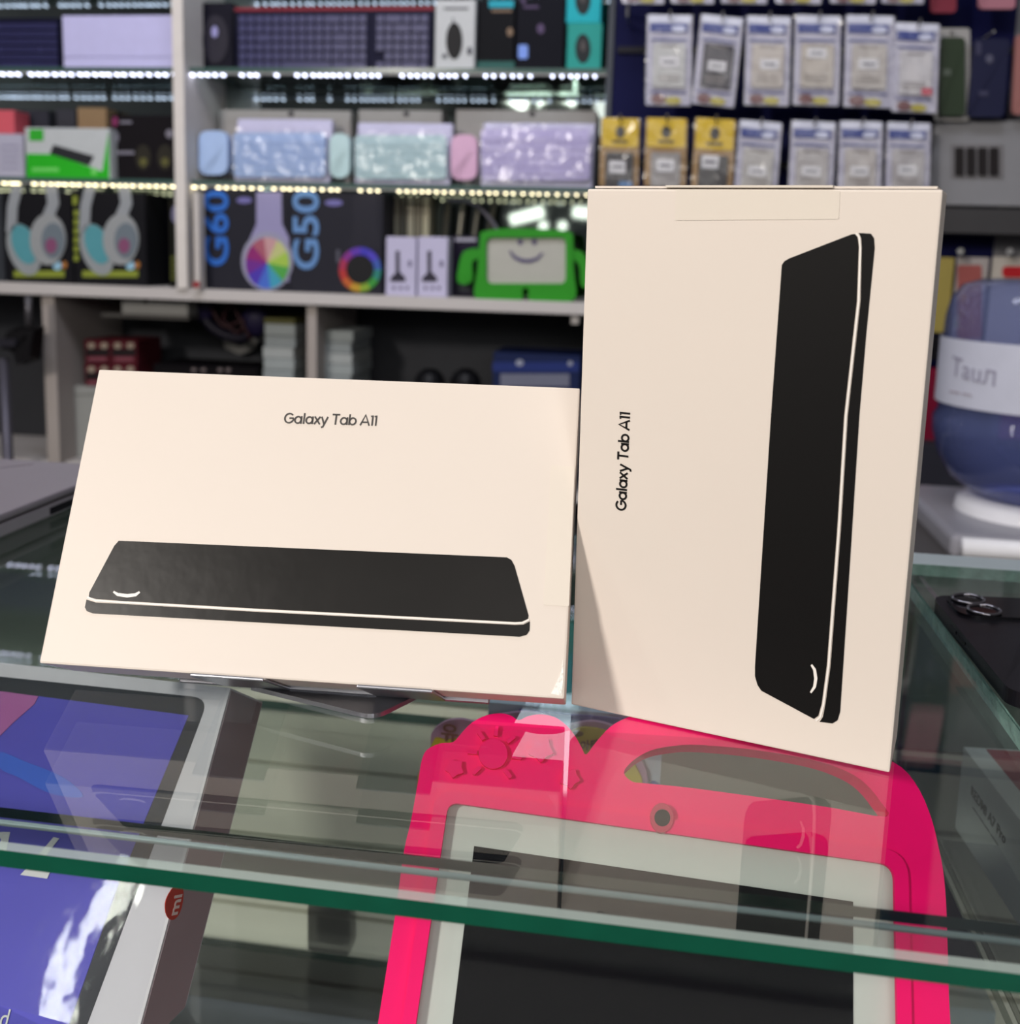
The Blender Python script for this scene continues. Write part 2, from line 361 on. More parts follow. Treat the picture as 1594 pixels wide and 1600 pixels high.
c, b = carton('mouse_box', 'dark box with a black computer mouse, just right of the white upright', 'box', 312, 364, 4, 101, 2.27, 0.06, '15141f', Z_UP)
printed(c, 'mouse_picture', [ell(338, 62, 20, 38)], b[2], mat('26242f', 0.25), 0.004, 0.004)
printed(c, 'logo', [ell(336, 50, 5, 9)], b[2], mat('8d8ab8'), 0.006, 0.002)
keyboard('wide black keyboard with dark red top strip, in the middle of the upper glass shelf', 368, 677, 14, 97, 2.27, Z_UP, 6, 22, '15152a', '34345a', True)
c, b = carton('mouse_box', 'white box with a picture of a black mouse on the upper glass shelf', 'box', 680, 742, 0, 110, 2.23, 0.05, 'b8babb', Z_UP)
printed(c, 'mouse_picture', [ell(710, 64, 13, 29)], b[2], mat('0c0c10'))
printed(c, 'picture_marks', [rect(694, 12, 732, 15), ell(695, 88, 4, 4, 12), ell(734, 80, 4, 7, 12), rect(707, 28, 709, 36)], b[2], mat('45464e'))
c, b = carton('gadget_box', 'black box with a cyan top stripe beside the white mouse box', 'box', 744, 804, 1, 108, 2.25, 0.06, '0c0d12', Z_UP)
printed(c, 'cyan_stripe', [rect(764, 1, 803, 12)], b[2], mat('1c93a5'), label='cyan stripe')
printed(c, 'markings', [ell(797, 50, 5, 7, 14), rect(768, 15, 800, 19)], b[2], mat('75604e'))
printed(c, 'green_foot', [rect(744, 96, 804, 107)], b[2], mat('20514c'))
c, b = carton('gadget_box', 'black box with a pale blue badge left of the teal mouse boxes', 'box', 806, 882, -4, 108, 2.26, 0.06, '0b0c16', Z_UP)
printed(c, 'badge', [rnd(rect(810, 70, 825, 92), 4)], b[2], mat('7390d8'), label='pale blue badge')
printed(c, 'markings', [ell(845, 45, 6, 8, 14), rect(818, 9, 842, 13), ell(818, 2, 4, 4, 10)], b[2], mat('4c3c5c'))
for (y0, y1, z0, lb, col) in ((36, 110, Z_UP, 'lower of the two stacked teal boxes with a dark mouse', '2f8f86'), (-44, 34, None, 'upper of the two stacked teal boxes with a dark mouse', '27a0ab')):
    zb = Z_UP if z0 else zt
    c, b = carton('mouse_box', lb, 'box', 886, 940, y0, y1, 2.225, 0.06, col, zb, 'stacked teal mouse boxes')
    zt = b[4]
    cy = (y0 + y1) / 2 + (3 if z0 else 5)
    printed(c, 'mouse_picture', [ell(911, cy, 12, 23)], b[2], mat('141c20'))
    printed(c, 'mouse_wheel', [ell(911, cy - 4, 4, 9, 14)], b[2], mat('4a4444'), 0.002, 0.001)
# --- middle shelf
c, b = carton('small_box', 'coral red box at the far left of the middle glass shelf, on a white box', 'box', -25, 22, 172, 208, 2.27, 0.06, 'c65762', onY((10, 209), 2.27).z)
c, b = carton('small_box', 'pale grey box at the far left of the middle glass shelf under the coral one', 'box', -30, 37, 209, 278, 2.26, 0.06, 'a9a7b8', Z_MID)
printed(c, 'lines_of_print', [rect(2, 226 + 9 * k, 30, 228 + 9 * k) for k in range(5)], b[2], mat('8886a0'))
c, b = carton('keyboard_box', 'white and bright green box with a black keyboard on the middle shelf', 'box', 40, 172, 200, 279, 2.23, 0.07, 'b4b8ba', Z_MID)
printed(c, 'green_panel', [[(42, 240), (86, 241), (160, 268), (170, 206), (171, 279), (42, 279)]], b[2], mat('24a81f'), label='bright green lower panel')
printed(c, 'green_corner', [rect(46, 202, 68, 220)], b[2], mat('2fa02c'), label='green corner square')
printed(c, 'keyboard_picture', [[(84, 226), (147, 244), (139, 259), (78, 240)]], b[2], mat('25262b'), 0.0022)
printed(c, 'lettering', [rect(50, 262, 92, 268), ell(147, 268, 5, 6, 10)], b[2], mat('6cc862'), 0.002, 0.0006)
c, b = carton('brown_box', 'brown cardboard box behind the green keyboard box', 'box', 121, 166, 168, 205, 2.325, 0.05, '8f7458', Z_MID)
c, b = carton('dark_box', 'dark grey box at the back behind the green keyboard box', 'box', 26, 76, 172, 214, 2.345, 0.035, '34333c', Z_MID)
c, b = carton('dark_box', 'charcoal box at the back between the brown box and the dark grey box', 'box', 88, 118, 170, 214, 2.33, 0.05, '3a3940', Z_MID)
c, b = carton('speaker_box', 'black box printed with two small speakers beside the white upright', 'box', 174, 279, 180, 274, 2.26, 0.09, '131014', Z_MID)
printed(c, 'speaker_picture', [ell(224, 246, 12, 20), ell(258, 246, 12, 20)], b[2], mat('232019'))
printed(c, 'speaker_cone', [ell(224, 253, 6, 7, 16), ell(258, 253, 6, 7, 16)], b[2], mat('55532c'), 0.002, 0.0008)
printed(c, 'logo', [ell(180, 190, 5, 8, 12)], b[2], mat('71264f'))
printed(c, 'markings', [ell(180, 215, 6, 10, 12), ell(265, 209, 6, 7, 12), rect(178, 236, 210, 241), rect(188, 189, 206, 193)], b[2], mat('777480'))
def set_pack(label, mouse, kb, x, Y, colr, mx=None):
    """flat wireless keyboard and mouse set wrapped in crinkled clear film"""
    xa, xb, y0, y1 = x
    X0, X1, Z0, Z1 = span(xa, xb, y0, y1, Y); Z0 = Z_MID + 0.001
    c = thing('keyboard_set', label, 'keyboard set', ((X0 + X1) / 2, Y, Z_MID))
    bm = BM(); cub(bm, (X0, Y, Z0), (X1 - X0, 0, 0), (0, 0.022, 0), (0, 0.02, Z1 - Z0)); bevel(bm, 0.006, 3); obj('tray', bm, mat('b7b4cc', 0.5), c)
    bm = BM(); prism(bm, [onY(q, Y) for q in rnd(rect(*kb), 8)], (0, -0.012, 0)); bevel(bm, 0.002, 2); obj('keyboard_body', bm, mat(colr, 0.35, 0, 0.05), c)
    bm = BM(); kx = (kb[2] - kb[0] - 12) / 15; ky = (kb[3] - kb[1] - 16) / 5
    for r in range(5):
        for q in range(15):
            p = rect(kb[0] + 6 + q * kx + 1, kb[1] + 8 + r * ky + 1, kb[0] + 6 + (q + 1) * kx - 1, kb[1] + 8 + (r + 1) * ky - 1)
            prism(bm, [onY(s, Y - 0.012) for s in p], (0, -0.003, 0))
    obj('keys', bm, mat(colr, 0.3, 0, 0.1), c)
    if mouse:
        bm = BM(); prism(bm, [onY(q, Y) for q in rnd(rect(*mouse), 16)], (0, -0.022, 0)); bevel(bm, 0.006, 3); obj('mouse', bm, mat(mx or colr, 0.3), c, smooth=False)
    # crinkled film
    bm = BM(); n, m_ = 26, 12; g = []
    for j in range(m_ + 1):
        for i in range(n + 1):
            p = onY((kb[0] - 3 + (kb[2] - kb[0] + 6) * i / n, kb[1] - 8 + (kb[3] - kb[1] + 14) * j / m_), Y - 0.018); p.y -= random.uniform(0, 0.008); g.append(bm.verts.new(p))
    for j in range(m_):
        for i in range(n):
            k = j * (n + 1) + i; bm.faces.new([g[k], g[k + 1], g[k + n + 2], g[k + n + 1]])
    obj('film', bm, G_BAG, c, 'crinkled clear film', smooth=True)
set_pack('pale blue keyboard and mouse set in clear film on the middle shelf', (317, 206, 362, 274), (368, 208, 511, 277), (365, 515, 184, 284), 2.25, '9fb6dc')
set_pack('mint green keyboard and mouse set in clear film on the middle shelf', (520, 210, 551, 279), (557, 212, 699, 280), (554, 704, 190, 285), 2.25, 'adc8cb')
set_pack('lavender keyboard with a pink mouse in clear film, right end of the middle shelf', (708, 212, 748, 282), (753, 202, 922, 282), (752, 928, 190, 286), 2.25, 'b4abd2', 'c79dbb')
for i, (a, b_) in enumerate(((342, 548), (560, 690), (712, 932))):
    c, b = carton('flat_white_box', ('long white box lying at the back behind the pale blue keyboard set', 'white box at the back behind the mint keyboard set', 'white box at the back behind the lavender keyboard')[i], 'box', a, b_, 172, 225, 2.325, 0.05, '9d9896', Z_MID)
    printed(c, 'clip', [ell((a + b_) / 2 + 10, 178, 5, 4, 10)], b[2], mat('2c2830'))
# --- board level: headphone boxes
def phones(c, cx, cy, s, Y, pad='4f8e98'):
    L = [(-58, -78), (-62, -40), (-60, 0), (-42, 6)] 
    printed(c, 'headband', [band([(cx - 42 * s, cy - 78 * s), (cx - 50 * s, cy - 45 * s), (cx - 52 * s, cy - 5 * s)], 16 * s), band([(cx + 10 * s, cy - 80 * s), (cx + 14 * s, cy - 50 * s), (cx + 4 * s, cy - 25 * s)], 18 * s)], Y, mat('8c9095'), 0.003, 0.002)
    printed(c, 'left_cup', [ell(cx - 32 * s, cy + 22 * s, 24 * s, 42 * s, a=-0.35)], Y, mat('8a8f92'), 0.003, 0.003)
    printed(c, 'ear_pad', [ell(cx - 32 * s, cy + 14 * s, 18 * s, 32 * s, a=-0.35)], Y, mat(pad), 0.004, 0.001, 'teal ear pad')
    printed(c, 'right_cup', [ell(cx + 6 * s, cy + 6 * s, 28 * s, 40 * s)], Y, mat('8f9294'), 0.006, 0.004)
    printed(c, 'cup_face', [ell(cx + 13 * s, cy + 8 * s, 18 * s, 28 * s)], Y, mat('667079'), 0.007, 0.001)
    printed(c, 'cup_glow', [ell(cx + 10 * s, cy + 16 * s, 9 * s, 12 * s)], Y, mat('7c4868'), 0.008, 0.001)
for i, (x0, x1, cx) in enumerate(((8, 113, 70), (115, 228, 184))):
    c, b = carton('headphone_box', ('black box with white and teal headphones, leftmost on the white board', 'black box with white and teal headphones, second from the left on the white board')[i], 'box', x0, x1, 300, 445, 2.21, 0.09, '16161a', Z_LOW, 'boxes with teal headphones')
    phones(c, cx, 368, 1.0, b[2])
    printed(c, 'yellow_print', [rect(x0 + 14, 423, x1 - 12, 433)] + ([rect(x0 - 3 + 2, 306, x0 + 6, 320)] + [rect(x0 + 1, 328 + 14 * k, x0 + 8, 338 + 14 * k) for k in range(6)] if i else []), b[2], mat('7f8a33'), label='yellow green print')
    printed(c, 'badges', [ell(cx + 20, 415, 7, 7, 14)], b[2], mat('8fb8cf')); printed(c, 'badge', [ell(cx + 31, 414, 4, 6, 12)], b[2], mat('a06a35'))
c, b = carton('grey_box', 'grey box cut off at the left edge of the white board', 'box', -40, 5, 300, 442, 2.22, 0.08, '33363b', Z_LOW)
c, b = carton('tall_dark_box', 'narrow bluish black box beside the second teal headphone box', 'box', 233, 260, 308, 444, 2.315, 0.05, '0b0b18', Z_LOW)
printed(c, 'side_print', [ell(226 + 8, 338, 6, 14, 12)], b[2], mat('5b5a86'))
c, b = carton('tall_dark_box', 'narrow black box with green print against the white upright', 'box', 264, 284, 312, 443, 2.23, 0.1, '14140f', Z_LOW)
printed(c, 'green_print', [rect(267, 400 + 8 * k, 282, 405 + 8 * k) for k in range(5)], b[2], mat('4f5420'))
printed(c, 'pale_print', [ell(274, 335, 6, 14, 12)], b[2], mat('6c6a88'))
c, b = carton('white_case', 'narrow white case with a red foot leaning at the foot of the white upright', 'case', 303, 311, 300, 446, 2.16, 0.03, 'c2bcb8', Z_LOW)
printed(c, 'red_foot', [rect(302, 440, 312, 449)], b[2], mat('8a1f28'), label='red foot')
c, b = carton('headphone_box', 'dark box printed G60 with a white headphone and rainbow cup', 'box', 312, 452, 297, 452, 2.21, 0.1, '25252d', Z_LOW)
Yb = b[2]
def vtext(c, s, xbase, ya, yb, h_px, m_, nm='lettering', off=0.02, lift=0.0015):
    a, bb = onY((xbase, ya), Yb - lift), onY((xbase, yb), Yb - lift); hh = abs(onY((xbase - h_px, ya), Yb).x - a.x)
    bm = BM(); fit_text(bm, s, a, bb, V((-1, 0, 0)), hh, 0.001, off); return obj(nm, bm, m_, c)
vtext(c, 'G60', 356, 418, 300, 38, mat('2a63b8'))
printed(c, 'headband', [[(401, 300), (440, 300), (441, 350), (452, 372), (452, 440), (400, 440), (388, 380), (401, 350)]], Yb, mat('8d88ae'))
printed(c, 'ear_cup', [ell(418, 408, 40, 46, 40)], Yb, mat('8f8ea4'), 0.003, 0.002)
cols = ['b98f92', 'b5b87c', '9ab94c', '4d9a48', '3f93ad', '4566bd', '4a38a4', '6a2c86', '86286a', '9e5768']
for k, h in enumerate(cols):
    a0 = -math.pi / 2 + 2 * math.pi * k / 10 - 0.15; pts = [(418 + 0, 411)] + [(418 + 34 * math.cos(a0 + 2 * math.pi / 10 * j / 4), 411 + 40 * math.sin(a0 + 2 * math.pi / 10 * j / 4)) for j in range(5)]
    printed(c, 'rainbow_segment', [pts], Yb, mat(h, 0.3), 0.0045, 0.0012)
printed(c, 'small_print', [ell(382, 313, 12, 5, 14)], Yb, mat('6c67a0'))
c, b = carton('headphone_box', 'dark box printed G50 with a black headphone and rainbow ring', 'box', 453, 598, 300, 458, 2.21, 0.1, '27272f', Z_LOW)
Yb = b[2]
vtext(c, 'G50', 497, 424, 300, 40, mat('5f86b8'))
printed(c, 'headband', [[(552, 302), (590, 302), (590, 350), (596, 390), (546, 390), (553, 350)]], Yb, mat('1c1c28'))
n = 30; cc = ['3e37a8', '4a3fb0', '3a55a0', '2d7a70', '3a8a3a', '7c9a35', 'b08a30', 'b05a30', 'a83535', '9a3050', '7a3080', '5a35a0']
for k in range(12):
    a0 = -math.pi / 2 + 2 * math.pi * k / 12; arc = [(a0 + 2 * math.pi / 12 * j / 3) for j in range(4)]
    printed(c, 'ring_segment', [[(563 + 33 * math.cos(t), 421 + 35 * math.sin(t)) for t in arc] + [(563 + 22 * math.cos(t), 421 + 23 * math.sin(t)) for t in arc[::-1]]], Yb, mat(cc[k], 0.3), 0.003, 0.002)
printed(c, 'ear_cup', [ell(563, 421, 21, 22)], Yb, mat('141418'), 0.003, 0.002)
printed(c, 'small_print', [ell(522, 317, 14, 5, 14)], Yb, mat('6c67a0')); printed(c, 'side_print', [rect(526, 390, 531, 410)], Yb, mat('50505c'))
for i, (x0, x1) in enumerate(((603, 650), (653, 699))):
    c, b = carton('stand_box', ('left one of the two small pale lilac boxes printed with a black stand', 'right one of the two small pale lilac boxes printed with a black stand')[i], 'box', x0, x1, 370, 466, 2.2, 0.05, 'b6b2cc', Z_LOW, 'small pale boxes with a stand')
    cx = (x0 + x1) / 2 - 5
    printed(c, 'stand_picture', [[(cx - 3, 392), (cx + 3, 392), (cx + 3, 424), (cx + 12, 434), (cx + 12, 440), (cx - 11, 440), (cx - 11, 434), (cx - 3, 426)]], b[2], mat('2d2a38'))
    printed(c, 'icons', [ell(cx - 6, 450, 3, 3, 10), ell(cx + 5, 450, 3, 3, 10), ell(cx + 15, 450, 3, 3, 10), ell(cx + 19, 412, 3, 6, 10)], b[2], mat('6a6680'))
bks = ['6f6a62', '8a8478', '5a564f', '958f80', '736d60', 'a39c88']
for k in range(6):
    c, b = carton('folder', ('upright beige grey folder behind the pale stand boxes, %s' % ('first from the left', 'second from the left', 'third from the left', 'fourth from the left', 'fifth from the left', 'rightmost and brightest')[k]), 'folder', 600 + 12 * k, 610 + 12 * k, 306, 400, 2.32, 0.055, bks[k], Z_LOW, 'folders behind the stand boxes', sub=False)
    printed(c, 'spine_line', [rect(602 + 12 * k, 330, 607 + 12 * k, 333)], b[2], mat('4a463f'))
for k in range(4):
    A, B = onY((690 + 20 * k, 372), 2.33), onY((700 + 24 * k, 318), 2.35); A.z = Z_LOW + 0.006
    bm = BM(); tube(bm, [A, B], 0.006, 8); tag(obj('metal_rod', bm, mat('55534c', 0.35, 0.6)), 'thin dull metal rod left of the green tablet case, %s' % ('leftmost', 'second from left', 'third from left', 'rightmost')[k], 'rod', 'rods behind the green tablet case')
c, b = carton('dark_box', 'dark purple box between the pale stand boxes and the green tablet case', 'box', 706, 748, 368, 466, 2.26, 0.08, '201c2c', Z_LOW)
printed(c, 'frame_print', [rect(714, 420, 742, 456)], b[2], mat('2b3034')); printed(c, 'white_lettering', [rect(712, 372, 744, 377)], b[2], mat('9a98a8'))
# white cable
bm = BM(); tube(bm, [onY(p, 2.33) for p in smooth_loop([(700, 312), (735, 316), (760, 335), (778, 362), (786, 400), (790, 466)], 4, False)], 0.004, 8)
tag(obj('cable', bm, mat('6d6a78', 0.4), smooth=True), 'grey cable arching behind the green tablet case', 'cable')
# green tablet case with arms
Yc = 2.2; p0 = onY((820, 466), Yc); t = thing('tablet_case', 'bright green foam tablet case with arms and feet showing a drawn smile', 'tablet case', (p0.x, Yc, Z_LOW))
GM = mat('26861b', 0.5)
bm = BM(); prism(bm, [onY(q, Yc) for q in smooth_loop([(750, 372), (754, 362), (790, 357), (850, 358), (888, 362), (895, 372), (896, 420), (899, 466), (870, 471), (828, 470), (826, 452), (816, 452), (814, 470), (775, 468), (742, 466), (746, 420)], 3)], (0, 0.035, 0), [[onY(q, Yc) for q in rnd(rect(760, 371, 884, 443), 10)]]); bevel(bm, 0.002, 2)
obj('body', bm, GM, t)
for nm, pts in (('left', [(746, 388), (724, 394), (716, 420), (715, 440), (728, 444), (738, 436), (738, 410), (748, 402)]), ('right', [(896, 390), (912, 396), (920, 420), (920, 446), (908, 446), (905, 415), (896, 404)])):
    bm = BM(); prism(bm, [onY(q, Yc + 0.005) for q in smooth_loop(pts, 3)], (0, 0.025, 0)); bevel(bm, 0.003, 2); obj('arm', bm, GM, t)
bm = BM(); prism(bm, [onY(q, Yc + 0.01) for q in rnd(rect(757, 367, 887, 446), 6)], (0, 0.008, 0)); obj('screen_card', bm, mat('a8a79f', 0.35), t)
printed(t, 'smile', [band([(797, 392), (803, 401), (815, 407), (828, 408), (840, 404), (848, 395)], [3, 5, 6, 6, 5, 3]), ell(813, 378, 4, 5, 12), ell(835, 378, 4, 5, 12)], Yc + 0.009, mat('4a4468'), label='drawn smile and eyes')
# --- lower compartments
c, b = carton('white_box', 'silver white box wedged high under the white board, left compartment', 'box', 190, 293, 463, 492, 2.23, 0.12, '83827f', None)
printed(c, 'label_mark', [ell(228, 470, 5, 4, 10)], b[2], mat('3c3a38'))
bm = BM(); X0, X1, Z0, Z1 = span(160, 296, 490, 493, 2.23); box(bm, X0, X1, 2.225, 2.4, Z0 - 0.006, b[3]); obj('bracket_shelf', bm, mat('4c4a48', 0.5), c)
c, b = carton('storage_box', 'pale grey box on the lower board in the left compartment', 'box', 108, 240, 606, 704, 2.27, 0.16, '8c8d8a', Z_BASE)
zt = b[4]; printed(c, 'lid_line', [rect(112, 616, 238, 618)], b[2], mat('70716e'))
X0, X1, Z0, Z1 = span(132, 172, 531, 604, 2.27)
for i, (x0, x1, yy0, yy1, lb) in enumerate(((132, 172, 568, 604, 'lower left dark red carton on the pale grey storage box'), (173, 214, 568, 604, 'lower right dark red carton on the pale grey storage box'), (132, 172, 531, 567, 'upper left dark red carton, top layer of the red stack'), (173, 214, 531, 567, 'upper right dark red carton, top layer of the red stack'))):
    zb = zt if i < 2 else zt2
    c, b = carton('red_carton', lb, 'carton', x0, x1, yy0, yy1, 2.28, 0.12, '4c1a22', zb, 'dark red cartons in the left compartment'); 
    if i == 1: zt2 = b[4]
    if i == 0: zt2 = b[4]
    printed(c, 'bulb_picture', [ell(x0 + 11, yy0 + 9, 6, 5, 14), ell(x0 + 31, yy0 + 9, 6, 5, 14)], b[2], mat('8d8072'))
    printed(c, 'dark_panel', [rect(x0 + 2, yy0 + 14, x1 - 2, yy0 + 25)], b[2], mat('1e1618'), 0.0018, 0.0006); printed(c, 'pale_band', [rect(x0 + 6, yy0 + 27, x1 - 6, yy0 + 33)], b[2], mat('74404a'), 0.0018, 0.0006)
for i, (x0, x1, y0, lb) in enumerate(((412, 460, 506, 'left'), (499, 550, 516, 'right'))):
    X0, X1, Z0, Z1 = span(x0, x1, y0, 590, 2.26); n = 13; h = (Z1 - Z_BASE) / n
    for k in range(n):
        bm = BM(); dx = random.uniform(-.003, .003); box(bm, X0 + dx, X1 + dx, 2.26, 2.42, Z_BASE + k * h, Z_BASE + (k + 1) * h - 0.0008); bevel(bm, 0.0015, 1)
        tag(obj('slim_white_box', bm, mat(('8e9494', '979b9a', '858b8c')[k % 3], 0.5)), 'slim white box, %s of the %s white stack' % (('topmost', 'second from the top', 'third from the top', 'fourth from the top')[n - 1 - k] if n - 1 - k < 4 else 'one of the low ones', lb), 'box', 'slim white boxes, %s stack' % lb)
    if i == 0: bm = BM(); box(bm, X0, X1, 2.262, 2.40, Z1, Z1 + 0.012); tag(obj('olive_pad', bm, mat('4d4b28', 0.6)), 'olive pad lying on the left white stack', 'pad')
# headset hanging
bm = BM(); Y = 2.3
tube(bm, [onY(p, Y) for p in smooth_loop([(312, 470), (322, 500), (345, 520), (375, 528), (398, 515), (404, 490), (402, 465)], 5, False)], 0.012, 10)
hs = thing('headset', 'dark purple headset and cable bundle hanging under the white board', 'headset', onY((360, 540), Y))
obj('headband', bm, mat('15121f', 0.5), hs, smooth=True)
for p in ((316, 478), (398, 500)):
    bm = BM(); bmesh.ops.create_icosphere(bm, subdivisions=3, radius=0.032, matrix=Matrix.Translation(onY(p, Y)) @ Matrix.Diagonal((1, 0.6, 1.2, 1))); obj('ear_cup', bm, mat('1a1530', 0.5), hs, smooth=True)
bm = BM(); tube(bm, [onY(p, Y - 0.02) for p in smooth_loop([(330, 480), (350, 510), (380, 500), (372, 520), (350, 500), (362, 478), (392, 530)], 5, False)], 0.004, 8); obj('cable', bm, mat('2a1418', 0.5), hs, smooth=True)
bm = BM(); prism(bm, [onY(q, 2.47) for q in [(348, 532), (352, 528), (374, 542), (396, 528), (402, 532), (398, 546), (374, 554), (352, 544)]], (0, 0.006, 0)); tag(obj('paper_sign', bm, mat('6f6e6c', 0.6)), 'pale V shaped mark of paper on the dark back of the left compartment', 'paper')
c, b = carton('black_case', 'black case with pale dots in front of the white V shaped paper', 'case', 240, 402, 572, 606, 2.24, 0.14, '0c0a0d', Z_BASE)
printed(c, 'pale_dots', [ell(x, 578, 4, 3, 10) for x in (303, 318, 344, 357)], b[2], mat('6a6060'))
for i, x in enumerate((672, 728)):
    q = onY((x, 583), 2.3); bm = BM(); lathe(bm, (q.x, q.y, Z_BASE), [(0.034, 0), (0.034, q.z - Z_BASE - 0.015), (0.026, q.z - Z_BASE), (0.012, q.z - Z_BASE + 0.01)], 20)
    tag(obj('black_canister', bm, mat('101013', 0.4), smooth=False), ('black rounded lid just above the lying carton, left one', 'black rounded lid just above the lying carton, right one')[i], 'canister', 'black canisters on the lower board')
c, b = carton('blue_box', 'dark blue box with a pale front at the right end of the lower board', 'box', 770, 906, 553, 640, 2.24, 0.15, '1b2446', Z_BASE)
printed(c, 'blue_band', [rect(770, 566, 905, 581)], b[2], mat('1d2c66')); printed(c, 'pale_panel', [rect(782, 584, 890, 604)], b[2], mat('67697a')); printed(c, 'round_marks', [ell(812, 567, 6, 5, 12), ell(891, 568, 4, 4, 12)], b[2], mat('8c90a0'), 0.002, 0.0006)
# tripod clamp at far left
Y = 2.12; q = onY((10, 700), Y)
t = thing('tripod_stand', 'black clamp on a grey metal pole at the left edge below the shelf', 'stand', (q.x, Y, -0.95))
bm = BM(); tube(bm, [V((onY((5, 560), Y).x, Y, -0.95)), onY((5, 560), Y)], 0.012, 12); obj('pole', bm, mat('57555f', 0.35, 0.5), t, smooth=True)
bm = BM(); tube(bm, [onY((45, 510), Y), onY((44, 462), Y)], 0.007, 10); obj('upper_pole', bm, mat('5c5a5e', 0.35, 0.5), t, smooth=True)
bm = BM(); prism(bm, [onY(p, Y - 0.02) for p in [(12, 520), (28, 512), (52, 514), (50, 540), (46, 562), (26, 568), (20, 548), (4, 545)]], (0, 0.04, 0)); bevel(bm, 0.003, 1); obj('clamp', bm, mat('0c0b0e', 0.45), t)
bm = BM(); prism(bm, [onY(p, Y - 0.03) for p in rnd(rect(-12, 530, 24, 542), 4)], (0, 0.02, 0)); obj('clamp_lever', bm, mat('24232a', 0.4), t)

# ------------------------------------------------------------------ pegboard with hanging packs
YP = 2.16
t = thing('pegboard', 'dark navy hanging board behind the battery packs', 'board', (0.25, 2.2, -0.95))
bm = BM(); box(bm, XR + 0.014, 0.62, 2.2, 2.22, -0.30, 1.2); obj('panel', bm, mat('090c36', 0.6, spec=0.08), t)
for z in [0.60, 0.385, 0.76]:
    bm = BM(); box(bm, XR + 0.02, 0.62, 2.192, 2.2, z - 0.006, z + 0.006); obj('rail', bm, mat('15151c', 0.4, 0.5), t)
bm = BM(); box(bm, 0.62, 1.6, 2.205, 2.22, -0.9, 1.4); bmg = obj('grey_panel', bm, mat('6f6e72', 0.5), t)
def pack(label, x0, x1, y0, y1, tilt=0.0, kind='blue', body='b4aea8', lab=(0.5, 0.42), group='battery packs hanging on the board', Y=2.06, extra=None):
    """hanging blister bag: local px outline tilted about its hook"""
    cx, wv, hv = (x0 + x1) / 2, x1 - x0, y1 - y0
    def T(u, v): xx, yy = (u - 0.5) * wv, v * hv; return (cx + xx * math.cos(tilt) - yy * math.sin(tilt), y0 + xx * math.sin(tilt) + yy * math.cos(tilt))
    def R(u0, v0, u1, v1): return [T(u0, v0), T(u1, v0), T(u1, v1), T(u0, v1)]
    o = onY(T(0.5, 0), Y); t = thing('battery_pack', label, 'pack', o, group)
    def pl(nm, ps, d, th, m_, lb=None):
        bm = BM()
        for p in ps: prism(bm, [onY(q, Y - d + th) for q in p], (0, -th, 0))
        return obj(nm, bm, m_, t, lb)
    if kind == 'blue':
        pl('backing_card', [rnd(R(0, 0, 1, 1), 3)], 0, 0.004, mat('a7a5b2', 0.5))
        pl('header_card', [rnd(R(0.02, 0.0, 0.98, 0.09), 3)], 0.002, 0.002, mat('c4c6d2'), 'white header')
        pl('blue_band', [R(0.06, 0.09, 0.9, 0.19)], 0.0025, 0.002, mat('26377c'), 'blue band')
        pl('oval_logo', [[T(0.70 + 0.16 * math.cos(a), 0.15 + 0.035 * math.sin(a)) for a in [k * math.pi / 8 for k in range(16)]]], 0.0045, 0.002, mat('c0c4d8'))
        pl('blue_line', [R(0.08, 0.265, 0.88, 0.285)], 0.0025, 0.002, mat('4b5280'))
        pl('battery', [rnd(R(0.14, 0.32, 0.86, 0.80), 3)], 0.008, 0.008, mat(body, 0.35))
        pl('battery_print', [R(0.24, 0.66 + 0.035 * k, 0.76, 0.672 + 0.035 * k) for k in range(3)] + [R(0.3, 0.335, 0.7, 0.35)], 0.0086, 0.0006, mat('77706a'))
        pl('footer_print', [R(0.08, 0.84, 0.9, 0.865)], 0.0026, 0.002, mat('5f6088'))
        pl('brown_dot', [[T(0.28 + 0.17 * math.cos(a), 0.93 + 0.055 * math.sin(a)) for a in [k * math.pi / 8 for k in range(16)]]], 0.0028, 0.002, mat('6a4444'))
        pl('yellow_dot', [[T(0.60 + 0.19 * math.cos(a), 0.945 + 0.042 * math.sin(a)) for a in [k * math.pi / 8 for k in range(16)]]], 0.0028, 0.002, mat('a59a3c'))
    else:
        pl('backing_card', [rnd(R(0, 0, 1, 1), 3)], 0, 0.004, mat('927348', 0.5))
        pl('yellow_header', [rnd(R(0.03, 0.0, 0.97, 0.42), 3)], 0.002, 0.002, mat('c9a81c'), 'yellow header')
        pl('black_badge', [[T(0.5 + 0.12 * math.cos(a), 0.2 + 0.09 * math.sin(a)) for a in [k * math.pi / 8 for k in range(16)]], R(0.3, 0.32, 0.7, 0.36)], 0.003, 0.001, mat('2b2620'))
        pl('battery', [rnd(R(0.14, 0.5, 0.86, 1.0), 3)], 0.008, 0.008, mat(body, 0.35))
    if lab:
        a = -tilt * 0.6; lw, lh = 0.42, 0.11 if kind == 'blue' else 0.18
        c_, s_ = math.cos(0.08), math.sin(0.08)
        pl('price_label', [R(lab[0] - lw / 2, lab[1], lab[0] + lw / 2, lab[1] + lh)], 0.0095, 0.001, mat('c9c8c8'), 'white label')
        pl('label_print', [R(lab[0] - lw / 3, lab[1] + lh * 0.4, lab[0] + lw / 3, lab[1] + lh * 0.6)], 0.0102, 0.0006, mat('5a5860'))
    if extra == 'red': pl('red_mark', [rnd(R(0.66, 0.72, 0.9, 0.80), 3)], 0.0098, 0.001, mat('b04052'), 'red mark')
